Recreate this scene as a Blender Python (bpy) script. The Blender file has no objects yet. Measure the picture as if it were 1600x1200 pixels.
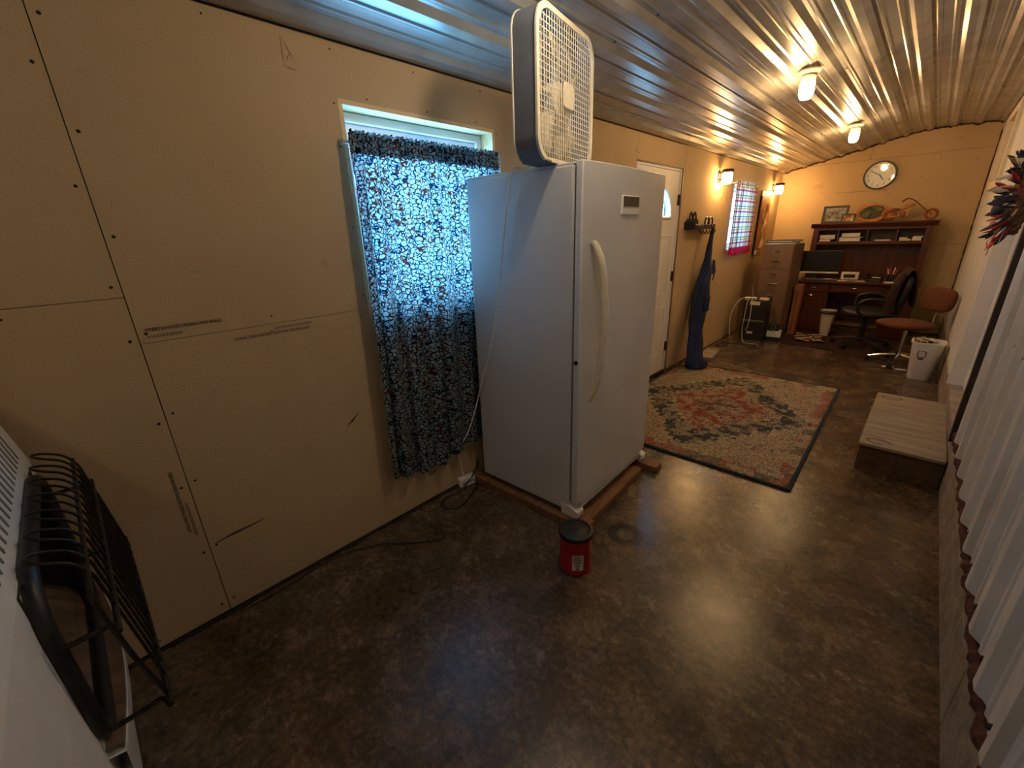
import bpy, math, random
from mathutils import Vector, Matrix
random.seed(7)
PI = math.pi
scene = bpy.context.scene
COL = scene.collection

# ------------------------------------------------------------------ camera, world, exposure
yaw, pit, rol, FPX = -0.769904, -0.3444437, -0.03504166, 653.617
f = Vector((math.sin(yaw)*math.cos(pit), math.cos(yaw)*math.cos(pit), math.sin(pit)))
r = Vector((math.cos(yaw), -math.sin(yaw), 0)); u = r.cross(f)
r2 = r*math.cos(rol) + u*math.sin(rol); u2 = u*math.cos(rol) - r*math.sin(rol)
cam = bpy.data.cameras.new('camera'); cam.sensor_width = 36; cam.lens = FPX/1600*36; cam.clip_start = .02
camo = bpy.data.objects.new('camera', cam); COL.objects.link(camo)
mw = Matrix((( r2.x, u2.x, -f.x, 1.893), (r2.y, u2.y, -f.y, 0.0), (r2.z, u2.z, -f.z, 1.52), (0, 0, 0, 1)))
camo.matrix_world = mw
scene.camera = camo
w = bpy.data.worlds.new('world'); scene.world = w; w.use_nodes = True
bg = w.node_tree.nodes['Background']; bg.inputs[0].default_value = (.19, .56, 1.0, 1); bg.inputs[1].default_value = 18.0
vs = scene.view_settings; vs.view_transform = 'Standard'; vs.look = 'None'; vs.gamma = 1; vs.use_curve_mapping = False; vs.exposure = 0.22
BULB = 165.0

# ------------------------------------------------------------------ geometry helpers
class G:
    def __init__(s): s.v = []; s.f = []
    def add(s, v, fc):
        n = len(s.v); s.v += [tuple(p) for p in v]; s.f += [tuple(i+n for i in q) for q in fc]; return s
    def box(s, x0, x1, y0, y1, z0, z1, m=None):
        v = [Vector((x, y, z)) for z in (z0, z1) for y in (y0, y1) for x in (x0, x1)]
        if m is not None: v = [m @ p for p in v]
        return s.add(v, [(0,2,3,1),(4,5,7,6),(0,1,5,4),(2,6,7,3),(0,4,6,2),(1,3,7,5)])
    def cyl(s, a, b, ra, rb=None, n=16, caps=True):
        rb = ra if rb is None else rb; a = Vector(a); b = Vector(b); d = (b-a).normalized()
        h = Vector((0,0,1)) if abs(d.z) < .9 else Vector((1,0,0)); e = d.cross(h).normalized(); g = d.cross(e)
        v = []
        for c, q in ((a, ra), (b, rb)):
            for i in range(n):
                t = 2*PI*i/n; v.append(c + (e*math.cos(t)+g*math.sin(t))*q)
        fc = [(i, (i+1)%n, n+(i+1)%n, n+i) for i in range(n)]
        if caps: fc += [tuple(range(n))[::-1], tuple(range(n, 2*n))]
        return s.add(v, fc)
    def tube(s, pts, rad, n=8, closed=False, flat=1.0):
        P = [Vector(p) for p in pts]; N = len(P); v = []; prev = None
        rr = rad if isinstance(rad, (list, tuple)) else [rad]*N
        for i in range(N):
            if closed: d = P[(i+1)%N]-P[i-1]
            else: d = P[min(i+1, N-1)]-P[max(i-1, 0)]
            d = d.normalized() if d.length > 1e-9 else Vector((0,0,1))
            if prev is None:
                h = Vector((0,0,1)) if abs(d.z) < .9 else Vector((1,0,0)); e = d.cross(h).normalized()
            else:
                e = (prev - d*prev.dot(d)); e = e.normalized() if e.length > 1e-6 else d.orthogonal().normalized()
            prev = e; g = d.cross(e)
            for k in range(n):
                t = 2*PI*k/n; v.append(P[i] + (e*math.cos(t)+g*math.sin(t)*flat)*rr[i])
        fc = []
        for i in range(N if closed else N-1):
            j = (i+1) % N
            fc += [(i*n+k, i*n+(k+1)%n, j*n+(k+1)%n, j*n+k) for k in range(n)]
        if not closed: fc += [tuple(range(n))[::-1], tuple(range((N-1)*n, N*n))]
        return s.add(v, fc)
    def lathe(s, prof, n=24, c=(0,0,0), sx=1, sy=1, caps=True):
        v = []; N = len(prof)
        for q, z in prof:
            for k in range(n):
                t = 2*PI*k/n; v.append((c[0]+q*sx*math.cos(t), c[1]+q*sy*math.sin(t), c[2]+z))
        fc = []
        for i in range(N-1):
            fc += [(i*n+k, i*n+(k+1)%n, (i+1)*n+(k+1)%n, (i+1)*n+k) for k in range(n)]
        if caps and prof[0][0] > 1e-6: fc.append(tuple(range(n))[::-1])
        if caps and prof[-1][0] > 1e-6: fc.append(tuple(range((N-1)*n, N*n)))
        return s.add(v, fc)
    def prism(s, poly, d0, d1, ax='z'):
        def T(a, b, d): return {'z': (a, b, d), 'x': (d, a, b), 'y': (a, d, b)}[ax]
        n = len(poly)
        v = [T(a, b, d0) for a, b in poly] + [T(a, b, d1) for a, b in poly]
        return s.add(v, [tuple(range(n))[::-1], tuple(range(n, 2*n))] + [(i, (i+1)%n, n+(i+1)%n, n+i) for i in range(n)])
    def grid(s, fn, nu, nv):
        v = [fn(i/nu, j/nv) for j in range(nv+1) for i in range(nu+1)]
        return s.add(v, [(j*(nu+1)+i, j*(nu+1)+i+1, (j+1)*(nu+1)+i+1, (j+1)*(nu+1)+i) for j in range(nv) for i in range(nu)])
    def ell(s, c, rx, ry, rz, n=16, m=10, p=1.0):
        def sg(x): return math.copysign(abs(x)**p, x)
        v = []
        for j in range(m+1):
            a = -PI/2+PI*j/m
            for i in range(n):
                t = 2*PI*i/n
                v.append((c[0]+rx*sg(math.cos(a))*sg(math.cos(t)), c[1]+ry*sg(math.cos(a))*sg(math.sin(t)), c[2]+rz*sg(math.sin(a))))
        return s.add(v, [(j*n+i, j*n+(i+1)%n, (j+1)*n+(i+1)%n, (j+1)*n+i) for j in range(m) for i in range(n)])
    def xf(s, m): s.v = [tuple(m @ Vector(p)) for p in s.v]; return s
    def mesh(s, name):
        me = bpy.data.meshes.new(name); me.from_pydata(s.v, [], s.f); me.validate(); me.update(); return me

def rrect(x0, x1, y0, y1, q, n=5):
    out = []
    for cx, cy, a0 in ((x1-q, y1-q, 0), (x0+q, y1-q, PI/2), (x0+q, y0+q, PI), (x1-q, y0+q, 1.5*PI)):
        for i in range(n+1):
            a = a0 + PI/2*i/n; out.append((cx+q*math.cos(a), cy+q*math.sin(a)))
    return out
def spline(pts, n=8):
    P = [Vector(p) for p in pts]; out = []
    for i in range(len(P)-1):
        a = P[max(i-1, 0)]; b = P[i]; c = P[i+1]; d = P[min(i+2, len(P)-1)]
        for k in range(n):
            t = k/n
            out.append(.5*((2*b)+(c-a)*t+(2*a-5*b+4*c-d)*t*t+(3*b-a-3*c+d)*t**3))
    out.append(P[-1]); return out

def obj(name, g, mat, parent=None, bevel=0, smooth=False, loc=None, rot=None, solid=0):
    me = g.mesh(name) if isinstance(g, G) else g
    o = bpy.data.objects.new(name, me); COL.objects.link(o)
    if mat is not None and not me.materials: me.materials.append(mat)
    if parent is not None: o.parent = parent
    if smooth:
        for p in me.polygons: p.use_smooth = True
        if smooth != 'all':
            try: me.set_sharp_from_angle(angle=math.radians(42))
            except Exception: pass
    if solid:
        md = o.modifiers.new('solid', 'SOLIDIFY'); md.thickness = solid; md.offset = 0
    if bevel:
        md = o.modifiers.new('bevel', 'BEVEL'); md.width = bevel; md.segments = 2; md.limit_method = 'ANGLE'; md.angle_limit = math.radians(40)
    if loc: o.location = loc
    if rot: o.rotation_euler = rot
    return o
def tag(o, label, cat, group=None):
    o['label'] = label; o['category'] = cat
    if group: o['group'] = group
    return o
def thing(name, label, cat, loc=(0,0,0), rz=0, group=None, rot=None):
    o = bpy.data.objects.new(name, None); COL.objects.link(o); o.empty_display_size = .1
    o.location = loc; o.rotation_euler = rot if rot else (0, 0, rz)
    return tag(o, label, cat, group)
def struct(o): o['kind'] = 'structure'; return o
def stuff(o): o['kind'] = 'stuff'; return o
def copy_tree(o, parent=None):
    c = o.copy(); COL.objects.link(c); c.parent = parent
    for ch in list(o.children): copy_tree(ch, c)
    return c
def text(name, body, size, mat, parent, m, depth=.0004, sx=1.0):
    cu = bpy.data.curves.new(name, 'FONT'); cu.body = body; cu.size = size; cu.extrude = depth; cu.align_x = 'CENTER'; cu.align_y = 'CENTER'; cu.resolution_u = 3
    t = bpy.data.objects.new(name, cu); COL.objects.link(t)
    me = bpy.data.meshes.new_from_object(t.evaluated_get(bpy.context.evaluated_depsgraph_get()))
    bpy.data.objects.remove(t); me.transform(m @ Matrix.Diagonal((sx, 1, 1, 1)))
    return obj(name, me, mat, parent)

# ------------------------------------------------------------------ materials
class N:
    def __init__(s, name):
        s.m = bpy.data.materials.new(name); s.m.use_nodes = True; s.t = s.m.node_tree; s.n = s.t.nodes
        s.b = s.n['Principled BSDF']; s.out = s.n['Material Output']
    def new(s, ty, **k):
        x = s.n.new(ty)
        for a, v in k.items():
            if a.startswith('i_'): x.inputs[a[2:].replace('_', ' ')].default_value = v
            else: setattr(x, a, v)
        return x
    def l(s, a, b): s.t.links.new(a, b)
    def coord(s, kind='Object', scale=None, loc=None):
        c = s.new('ShaderNodeTexCoord'); o = c.outputs[kind]
        if scale or loc:
            mp = s.new('ShaderNodeMapping')
            if scale: mp.inputs['Scale'].default_value = scale
            if loc: mp.inputs['Location'].default_value = loc
            s.l(o, mp.inputs[0]); o = mp.outputs[0]
        return o
    def noise(s, vec, scale, detail=4, rough=.55, dist=0):
        x = s.new('ShaderNodeTexNoise'); x.inputs['Scale'].default_value = scale; x.inputs['Detail'].default_value = detail
        x.inputs['Roughness'].default_value = rough; x.inputs['Distortion'].default_value = dist; s.l(vec, x.inputs['Vector']); return x.outputs['Fac']
    def vor(s, vec, scale, feature='F1', out='Distance', rnd=1.0):
        x = s.new('ShaderNodeTexVoronoi'); x.feature = feature; x.inputs['Scale'].default_value = scale; x.inputs['Randomness'].default_value = rnd
        s.l(vec, x.inputs['Vector']); return x.outputs[out]
    def ramp(s, fac, stops, interp='LINEAR'):
        x = s.new('ShaderNodeValToRGB'); cr = x.color_ramp; cr.interpolation = interp
        while len(cr.elements) < len(stops): cr.elements.new(.5)
        for e, (p, c) in zip(cr.elements, stops):
            e.position = p; e.color = (*c, 1) if len(c) == 3 else c
        s.l(fac, x.inputs[0]); return x.outputs[0]
    def mix(s, fac, a, b, mode='MIX'):
        x = s.new('ShaderNodeMix'); x.data_type = 'RGBA'; x.blend_type = mode
        for v, i in ((fac, 0), (a, 6), (b, 7)):
            if isinstance(v, (int, float)): x.inputs[i].default_value = v
            elif isinstance(v, tuple): x.inputs[i].default_value = (*v, 1)
            else: s.l(v, x.inputs[i])
        return x.outputs[2]
    def math(s, op, a, b=None, c=None):
        x = s.new('ShaderNodeMath'); x.operation = op
        for i, v in enumerate((a, b, c)):
            if v is None: continue
            if isinstance(v, (int, float)): x.inputs[i].default_value = v
            else: s.l(v, x.inputs[i])
        return x.outputs[0]
    def bump(s, h, strength=.2, dist=.01):
        x = s.new('ShaderNodeBump'); x.inputs['Strength'].default_value = strength; x.inputs['Distance'].default_value = dist
        s.l(h, x.inputs['Height']); s.l(x.outputs[0], s.b.inputs['Normal'])
    def set(s, **k):
        for a, v in k.items():
            i = s.b.inputs[a.replace('_', ' ')]
            if isinstance(v, tuple) and len(v) == 3: v = (*v, 1)
            if hasattr(v, 'is_linked'): s.l(v, i)
            else: i.default_value = v
        return s

MATS = {}
def mat(name, col, rough=.5, metal=0, var=.12, scale=18, bump=0, bscale=150, spec=.5, coat=0):
    if name in MATS: return MATS[name]
    n = N(name); c = n.coord('Object')
    fac = n.noise(c, scale, 4)
    dark = tuple(max(0, x*(1-var*1.6)) for x in col); lite = tuple(min(1, x*(1+var)) for x in col)
    n.set(Base_Color=n.ramp(fac, [(.3, dark), (.7, lite)]), Roughness=rough, Metallic=metal)
    n.b.inputs['Specular IOR Level'].default_value = spec
    if coat: n.b.inputs['Coat Weight'].default_value = coat; n.b.inputs['Coat Roughness'].default_value = .15
    if bump: n.bump(n.noise(c, bscale, 3), bump, .004)
    MATS[name] = n.m; return n.m
def emit(name, col, strength):
    n = N(name); n.set(Base_Color=(.9,.85,.75), Roughness=.3)
    n.b.inputs['Emission Color'].default_value = (*col, 1); n.b.inputs['Emission Strength'].default_value = strength
    return n.m
def wood(name, a, b, axis='y', scale=7, rough=.5):
    n = N(name); st = {'x': (.12, 1, 1), 'y': (1, .12, 1), 'z': (1, 1, .12)}[axis]
    c = n.coord('Object', scale=st); w1 = n.noise(c, scale*4, 6, .6, .6); w2 = n.noise(c, scale*24, 3)
    fac = n.math('ADD', n.math('MULTIPLY', w1, .75), n.math('MULTIPLY', w2, .25))
    n.set(Base_Color=n.ramp(fac, [(.34, a), (.62, b)]), Roughness=rough); n.bump(w2, .1, .003); return n.m

# drywall paper
n = N('drywall_paper'); c = n.coord('Object')
big = n.noise(c, 1.1, 4, .6); fine = n.noise(c, 260, 3, .7)
col = n.ramp(big, [(.3, (.50, .362, .21)), (.7, (.59, .437, .265))])
spk = n.ramp(fine, [(.30, (.80, .78, .76)), (.62, (1.06, 1.06, 1.06))])
smd = n.ramp(n.noise(c, 2.6, 6, .7), [(.22, (.72, .70, .68)), (.36, (1, 1, 1))])
n.set(Base_Color=n.mix(1, n.mix(1, col, spk, 'MULTIPLY'), smd, 'MULTIPLY'), Roughness=.85); n.b.inputs['Specular IOR Level'].default_value = .2
n.bump(fine, .12, .002); DRY = n.m
# concrete floor
n = N('stained_concrete'); c = n.coord('Object')
a1 = n.noise(c, 1.3, 8, .66); a2 = n.noise(c, 6, 10, .74); a3 = n.noise(c, 38, 7, .78)
base = n.ramp(a1, [(.32, (.062, .043, .028)), (.46, (.13, .089, .053)), (.58, (.105, .083, .062)), (.72, (.22, .145, .08))])
mid = n.ramp(a2, [(.30, (.5, .46, .44)), (.5, (.95, .93, .9)), (.70, (1.5, 1.38, 1.2))])
fin = n.ramp(a3, [(.36, (.38, .37, .36)), (.52, (1.05, 1.02, .98)), (.64, (1.9, 1.75, 1.6))])
colr = n.mix(1, n.mix(1, base, mid, 'MULTIPLY'), fin, 'MULTIPLY')
blot = n.ramp(n.noise(c, 2.3, 8, .72, .3), [(.34, (.30, .27, .25)), (.52, (1, 1, 1))])
colr = n.mix(.8, colr, n.mix(1, colr, blot, 'MULTIPLY'))
pale = n.ramp(n.noise(c, 2.9, 7, .66), [(.66, (0, 0, 0)), (.74, (.45, .45, .45))])
colr = n.mix(pale, colr, (.26, .20, .14))
# oil ring and round stain where cans stood
def ring(cx, cy, r0, r1, soft):
    sx = n.new('ShaderNodeSeparateXYZ'); n.l(c, sx.inputs[0])
    dx = n.math('SUBTRACT', sx.outputs[0], cx); dy = n.math('SUBTRACT', sx.outputs[1], cy)
    d = n.math('SQRT', n.math('ADD', n.math('MULTIPLY', dx, dx), n.math('MULTIPLY', dy, dy)))
    d = n.math('ADD', d, n.math('MULTIPLY', n.math('SUBTRACT', a2, .5), .03))
    lo = n.new('ShaderNodeMapRange'); lo.interpolation_type = 'SMOOTHSTEP'; n.l(d, lo.inputs[0]); lo.inputs[1].default_value = r0-soft; lo.inputs[2].default_value = r0
    hi = n.new('ShaderNodeMapRange'); hi.interpolation_type = 'SMOOTHSTEP'; n.l(d, hi.inputs[0]); hi.inputs[1].default_value = r1; hi.inputs[2].default_value = r1+soft
    hi.inputs[3].default_value = 1; hi.inputs[4].default_value = 0
    return n.math('MULTIPLY', lo.outputs[0], hi.outputs[0])
colr = n.mix(n.math('MULTIPLY', ring(1.04, 1.70, .050, .083, .012), .93), colr, (.006, .005, .004))
colr = n.mix(n.math('MULTIPLY', ring(1.245, 1.875, -.02, .045, .02), .8), colr, (.016, .012, .01))
colr = n.mix(n.math('MULTIPLY', ring(1.62, 2.36, -.02, .04, .02), .7), colr, (.02, .015, .011))
rg = n.ramp(a2, [(.3, (.17, .17, .17)), (.7, (.34, .34, .34))])
n.set(Base_Color=colr, Roughness=rg); n.b.inputs['Specular IOR Level'].default_value = .6
n.bump(n.math('ADD', a3, n.math('MULTIPLY', a2, .4)), .16, .003); CONC = n.m
# older concrete (curb)
n = N('curb_concrete'); c = n.coord('Object'); k = n.noise(c, 9, 8, .7); k2 = n.noise(c, 70, 4)
n.set(Base_Color=n.mix(1, n.ramp(k, [(.3, (.17, .135, .11)), (.7, (.42, .35, .29))]), n.ramp(k2, [(.3, (.7, .7, .7)), (.6, (1.05, 1.05, 1.05))]), 'MULTIPLY'), Roughness=.85)
n.bump(k2, .3, .006); CURB = n.m
# sheet metal
def metal_paint(name, col, rough, met, ax, grime=.15):
    n = N(name); c = n.coord('Object'); k = n.noise(c, 5, 5, .6); st = {'x': (26, .6, .6), 'y': (.6, 26, .6)}[ax]
    wv = n.noise(n.coord('Object', scale=st), 1.4, 3)
    n.set(Base_Color=n.mix(1, n.mix(0, col, col), n.ramp(k, [(.25, (1-grime*2,)*3), (.6, (1, 1, 1))]), 'MULTIPLY'), Roughness=rough, Metallic=met)
    n.bump(wv, .05, .012); return n.m
CEILM = metal_paint('ceiling_sheet_metal', (.43, .415, .39), .27, .30, 'x')
WALLM = metal_paint('white_sheet_metal', (.74, .74, .76), .38, .15, 'y', .12)
WHITEP = mat('white_paint', (.78, .78, .78), .42, var=.05, scale=3)
FREEZ = mat('freezer_enamel', (.66, .66, .67), .30, var=.06, scale=2.2, bump=.03, bscale=420)
FREEZD = mat('freezer_door_enamel', (.70, .70, .70), .24, var=.05, scale=2.6, bump=.02, bscale=420)
PLW = mat('white_plastic', (.80, .79, .76), .38, var=.05)
CREAM = mat('cream_plastic', (.80, .72, .58), .40, var=.07)
GREYP = mat('grey_plastic', (.16, .18, .22), .45, var=.06)
BLK = mat('black_plastic', (.014, .014, .015), .42, var=.2)
BLKR = mat('black_vinyl', (.012, .012, .012), .8, var=.2, spec=.2)
BLKM = mat('black_metal', (.018, .016, .015), .42, metal=.4, var=.25)
RUST = mat('dark_rusted_wire', (.035, .026, .020), .42, metal=.6, var=.5, scale=60)
CHROME = mat('chrome', (.72, .71, .70), .16, metal=1, var=.08)
STEEL = mat('dull_steel', (.48, .46, .44), .34, metal=1, var=.12)
SCREW = mat('screw_black', (.010, .009, .008), .6, metal=.3)
GAP = mat('dark_cavity', (.020, .016, .013), .95, var=.3)
PINE = wood('pine', (.62, .42, .20), (.80, .60, .34), 'y', 6)
LUMB = wood('rough_lumber', (.13, .060, .024), (.30, .145, .058), 'y', 8, .75)
CHERRY = wood('cherry_veneer', (.040, .009, .005), (.105, .026, .011), 'x', 6, .30)
CHERRYZ = wood('cherry_veneer_upright', (.040, .009, .005), (.105, .026, .011), 'z', 6, .30)
CRAFT = wood('craft_wood', (.30, .095, .025), (.60, .25, .07), 'x', 9, .5)
CRAFTD = wood('dark_craft_wood', (.13, .035, .012), (.30, .09, .028), 'x', 9, .5)
DKW = wood('dark_step_wood', (.050, .028, .014), (.13, .075, .036), 'y', 7, .75)
PLY = wood('weathered_plywood', (.17, .135, .10), (.36, .30, .235), 'x', 5, .75)
PAPER = mat('paper', (.74, .70, .62), .8, var=.08)
REDP = mat('red_print', (.42, .012, .016), .35, var=.15)
BROWNF = mat('brown_upholstery', (.125, .038, .014), .9, var=.25, scale=60, bump=.35, bscale=320)
LEATH = mat('black_leather', (.016, .013, .012), .38, var=.3, scale=20, bump=.2, bscale=90)
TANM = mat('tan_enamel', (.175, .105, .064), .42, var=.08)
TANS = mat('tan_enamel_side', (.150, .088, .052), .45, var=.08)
CARD = mat('cardboard', (.36, .14, .045), .8, var=.15)
FOAM = mat('foam_closure', (.075, .022, .018), .95, var=.5, scale=30, bump=.6, bscale=60)
DARKBR = mat('dark_brown_trim', (.022, .014, .011), .45, var=.2)
TRIMT = mat('tan_trim_metal', (.50, .43, .33), .40, metal=.3, var=.08)
MATR = mat('dark_red_mat', (.035, .010, .008), .95, var=.4, scale=40, bump=.4, bscale=200)
DENIM = None
n = N('denim_blue'); c = n.coord('Object'); wv = n.noise(n.coord('Object', scale=(1, 1, .2)), 90, 3); fd = n.noise(c, 5, 5)
n.set(Base_Color=n.mix(1, n.ramp(fd, [(.3, (.006, .012, .045)), (.7, (.014, .032, .12))]), n.ramp(wv, [(.3, (.65, .65, .65)), (.7, (1.2, 1.2, 1.2))]), 'MULTIPLY'), Roughness=.9); n.bump(wv, .2, .003); DENIM = n.m
# glass pane: mostly clear with a little mirror
def pane(name, fac=.10, col=(1, 1, 1)):
    n = N(name); t = n.new('ShaderNodeBsdfTransparent'); t.inputs[0].default_value = (*col, 1); g = n.new('ShaderNodeBsdfGlossy'); g.inputs['Roughness'].default_value = .03
    mx = n.new('ShaderNodeMixShader'); mx.inputs[0].default_value = fac; n.l(t.outputs[0], mx.inputs[1]); n.l(g.outputs[0], mx.inputs[2]); n.l(mx.outputs[0], n.out.inputs[0]); return n.m
PANE = pane('window_glass')
GLOW = emit('lit_bulb_glass', (1, .62, .26), BULB)
# cloth: printed translucent curtains
def cloth(name, colfn, transl):
    n = N(name); col = colfn(n); n.set(Base_Color=col, Roughness=.9); n.b.inputs['Specular IOR Level'].default_value = .1
    t = n.new('ShaderNodeBsdfTranslucent'); n.l(col, t.inputs[0]); mx = n.new('ShaderNodeMixShader'); mx.inputs[0].default_value = transl
    n.l(n.b.outputs[0], mx.inputs[1]); n.l(t.outputs[0], mx.inputs[2]); n.l(mx.outputs[0], n.out.inputs[0]); return n.m
def floral(n):
    c = n.coord('UV'); cd = n.new('ShaderNodeVectorMath'); cd.operation = 'ADD'
    nz = n.new('ShaderNodeTexNoise'); nz.inputs['Scale'].default_value = 50; n.l(c, nz.inputs['Vector'])
    sc = n.new('ShaderNodeVectorMath'); sc.operation = 'SCALE'; sc.inputs[3].default_value = .02; n.l(nz.outputs['Color'], sc.inputs[0]); n.l(c, cd.inputs[0]); n.l(sc.outputs[0], cd.inputs[1]); v = cd.outputs[0]
    vines = n.vor(v, 52, 'DISTANCE_TO_EDGE'); flow = n.vor(v, 24); leaf = n.vor(v, 95)
    m1 = n.ramp(vines, [(.085, (1, 1, 1)), (.12, (0, 0, 0))])
    m2 = n.ramp(flow, [(.0, (0, 0, 0)), (.09, (0, 0, 0)), (.11, (1, 1, 1)), (.20, (1, 1, 1)), (.215, (0, 0, 0)), (.25, (0, 0, 0)), (.265, (1, 1, 1)), (.31, (1, 1, 1)), (.325, (0, 0, 0))])
    m3 = n.ramp(leaf, [(.22, (1, 1, 1)), (.28, (0, 0, 0))])
    m = n.mix(1, n.mix(1, m1, m2, 'LIGHTEN'), m3, 'LIGHTEN')
    ink = n.mix(n.ramp(n.vor(v, 24, out='Color'), [(.45, (0, 0, 0)), (.55, (1, 1, 1))]), (.010, .014, .035), (.060, .016, .012))
    return n.mix(m, (.36, .47, .50), ink)
FLOR = cloth('floral_curtain_print', floral, .5)
def plaid(n):
    c = n.coord('UV'); s = n.new('ShaderNodeSeparateXYZ'); n.l(c, s.inputs[0])
    def bands(o, k, ph):
        x = n.math('FRACT', n.math('ADD', n.math('MULTIPLY', o, k), ph)); return x
    a = bands(s.outputs[0], 5.5, 0); b = bands(s.outputs[1], 7, .2)
    W_ = (.85, .83, .78)
    st = [(0, W_), (.30, W_), (.31, (.62, .12, .30)), (.46, (.62, .12, .30)), (.47, W_), (.62, W_), (.63, (.70, .42, .10)), (.74, (.70, .42, .10)), (.75, W_), (.86, W_), (.87, (.16, .24, .16)), (.95, (.16, .24, .16)), (.96, W_)]
    m = n.mix(1, n.ramp(a, st, 'CONSTANT'), n.ramp(b, st, 'CONSTANT'), 'MULTIPLY')
    hem = n.ramp(s.outputs[1], [(.105, (1, 1, 1)), (.107, (0, 0, 0))], 'CONSTANT')
    return n.mix(hem, m, (.52, .02, .06))
PLAID = cloth('plaid_curtain_print', plaid, .22)
# rug
n = N('persian_rug'); c = n.coord('Object'); s = n.new('ShaderNodeSeparateXYZ'); n.l(c, s.inputs[0])
ux = n.math('ABSOLUTE', n.math('MULTIPLY', s.outputs[0], 1/.75)); uy = n.math('ABSOLUTE', n.math('MULTIPLY', s.outputs[1], 1/1.1))
q = lambda o, k: n.math('DIVIDE', n.math('FLOOR', n.math('MULTIPLY', o, k)), k)
d = n.math('ADD', n.math('MULTIPLY', q(ux, 14), .95), q(uy, 18)); d = n.math('ADD', d, n.math('MULTIPLY', n.math('SUBTRACT', n.noise(c, 16, 4), .5), .16))
fld = n.ramp(d, [(0, (.14, .05, .03)), (.16, (.30, .20, .12)), (.20, (.33, .06, .035)), (.46, (.40, .10, .05)), (.50, (.55, .43, .28)), (.55, (.022, .045, .060)), (.78, (.035, .060, .070)), (.82, (.56, .46, .32)), (.90, (.50, .40, .27)), (1.15, (.60, .50, .36)), (1.5, (.50, .38, .26))], 'CONSTANT')
mo = n.vor(c, 15); motif = n.ramp(mo, [(.0, (.32, .04, .03)), (.18, (.60, .50, .36)), (.27, (.03, .05, .06)), (.36, (.5, .4, .26))], 'CONSTANT')
mk = n.ramp(n.noise(c, 9, 3), [(.46, (0, 0, 0)), (.52, (.75, .75, .75))])
col = n.mix(mk, fld, motif)
mx_ = n.math('MAXIMUM', ux, uy)
bor = n.ramp(n.vor(c, 11, out='Color'), [(.2, (.40, .05, .04)), (.4, (.58, .47, .33)), (.62, (.05, .06, .06)), (.75, (.60, .50, .36))], 'CONSTANT')
col = n.mix(n.ramp(n.math('ADD', mx_, n.math('MULTIPLY', n.noise(c, 20, 3), .06)), [(.90, (0, 0, 0)), (.92, (.6, .6, .6))]), col, bor)
wear = n.noise(n.coord('Object', scale=(1, 3.2, 1)), 40, 5, .75)
col = n.mix(n.ramp(wear, [(.50, (0, 0, 0)), (.62, (.65, .65, .65))]), col, (.40, .31, .21))
col = n.mix(n.ramp(n.noise(n.coord('Object', scale=(1, 2.4, 1)), 70, 4, .8), [(.47, (0, 0, 0)), (.56, (.93, .93, .93))]), col, (.022, .018, .016))
n.set(Base_Color=col, Roughness=.95); n.b.inputs['Specular IOR Level'].default_value = .1; n.bump(n.noise(c, 420, 2), .4, .003); RUG = n.m
RUGB = mat('rug_binding_blue', (.014, .030, .042), .95, var=.4, scale=60, bump=.5, bscale=300)
def printed(name, cols, scale, coord='Object'):
    if name in MATS: return MATS[name]
    n = N(name); c = n.coord(coord); k = n.noise(c, scale, 5, .65, .8); st = [(i/(len(cols)-1)*.44+.28, cc) for i, cc in enumerate(cols)]
    n.set(Base_Color=n.ramp(k, st), Roughness=.6); n.b.inputs['Specular IOR Level'].default_value = .2; MATS[name] = n.m; return n.m

# ================================================================== SETTING
YB, YN = 8.2, -2.6          # far wall, wall behind the camera
XR = 2.24                   # right wall
PROF = [(-.02, 2.276), (.0, 2.28), (.28, 2.341), (.5, 2.390), (.72, 2.433), (1.05, 2.511), (1.36, 2.583), (1.57, 2.615), (1.8, 2.628), (2.03, 2.618), (2.27, 2.600)]
def ceil_z(x):
    for (a, za), (b, zb) in zip(PROF, PROF[1:]):
        if a <= x <= b: return za+(zb-za)*(x-a)/(b-a)
    return PROF[-1][1]
struct(obj('floor', G().box(-.25, 2.6, YN-.1, YB+.1, -.12, 0), CONC))

# ---- left wall: stud core with openings, drywall sheets proud of it
OPEN = [(.98, 1.88, 1.17, 2.068), (3.52, 4.44, -.01, 2.05), (5.98, 6.72, 1.22, 2.02)]
def rects(y0, y1, z0, z1, holes):
    out = [(y0, y1, z0, z1)]
    for a, b, c_, d_ in holes:
        nx = []
        for (p, q_, s_, t_) in out:
            if b <= p or a >= q_ or d_ <= s_ or c_ >= t_: nx.append((p, q_, s_, t_)); continue
            if a > p: nx.append((p, a, s_, t_))
            if b < q_: nx.append((b, q_, s_, t_))
            m0, m1 = max(p, a), min(q_, b)
            if c_ > s_: nx.append((m0, m1, s_, c_))
            if d_ < t_: nx.append((m0, m1, d_, t_))
        out = nx
    return out
g = G()
for y0, y1, z0, z1 in rects(YN, YB, 0, 2.30, OPEN): g.box(-.16, -.013, y0, y1, z0, z1)
wl = struct(obj('wall_left', g, GAP))
TOPZ = 2.262
sheets = [(YN, .1285, .012, 1.3630), (YN, .1285, 1.3652, TOPZ), (.1315, 2.57, .012, 1.2042), (.1315, 2.57, 1.2062, TOPZ), (2.574, 3.52, .012, 1.203), (2.574, 3.52, 1.207, TOPZ),
          (3.524, 4.49, 2.05, TOPZ), (4.44, 4.49, .012, 2.05), (4.494, 5.62, .012, TOPZ), (5.625, 5.74, .012, TOPZ), (5.744, YB, .012, 1.203), (5.744, YB, 1.207, TOPZ)]
for i, (y0, y1, z0, z1) in enumerate(sheets):
    g = G()
    for rr in rects(y0, y1, z0, z1, OPEN): g.box(-.013, 0.0004*(i % 3), *rr)
    obj('drywall_sheet', g, DRY, wl)
g = G()
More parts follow.
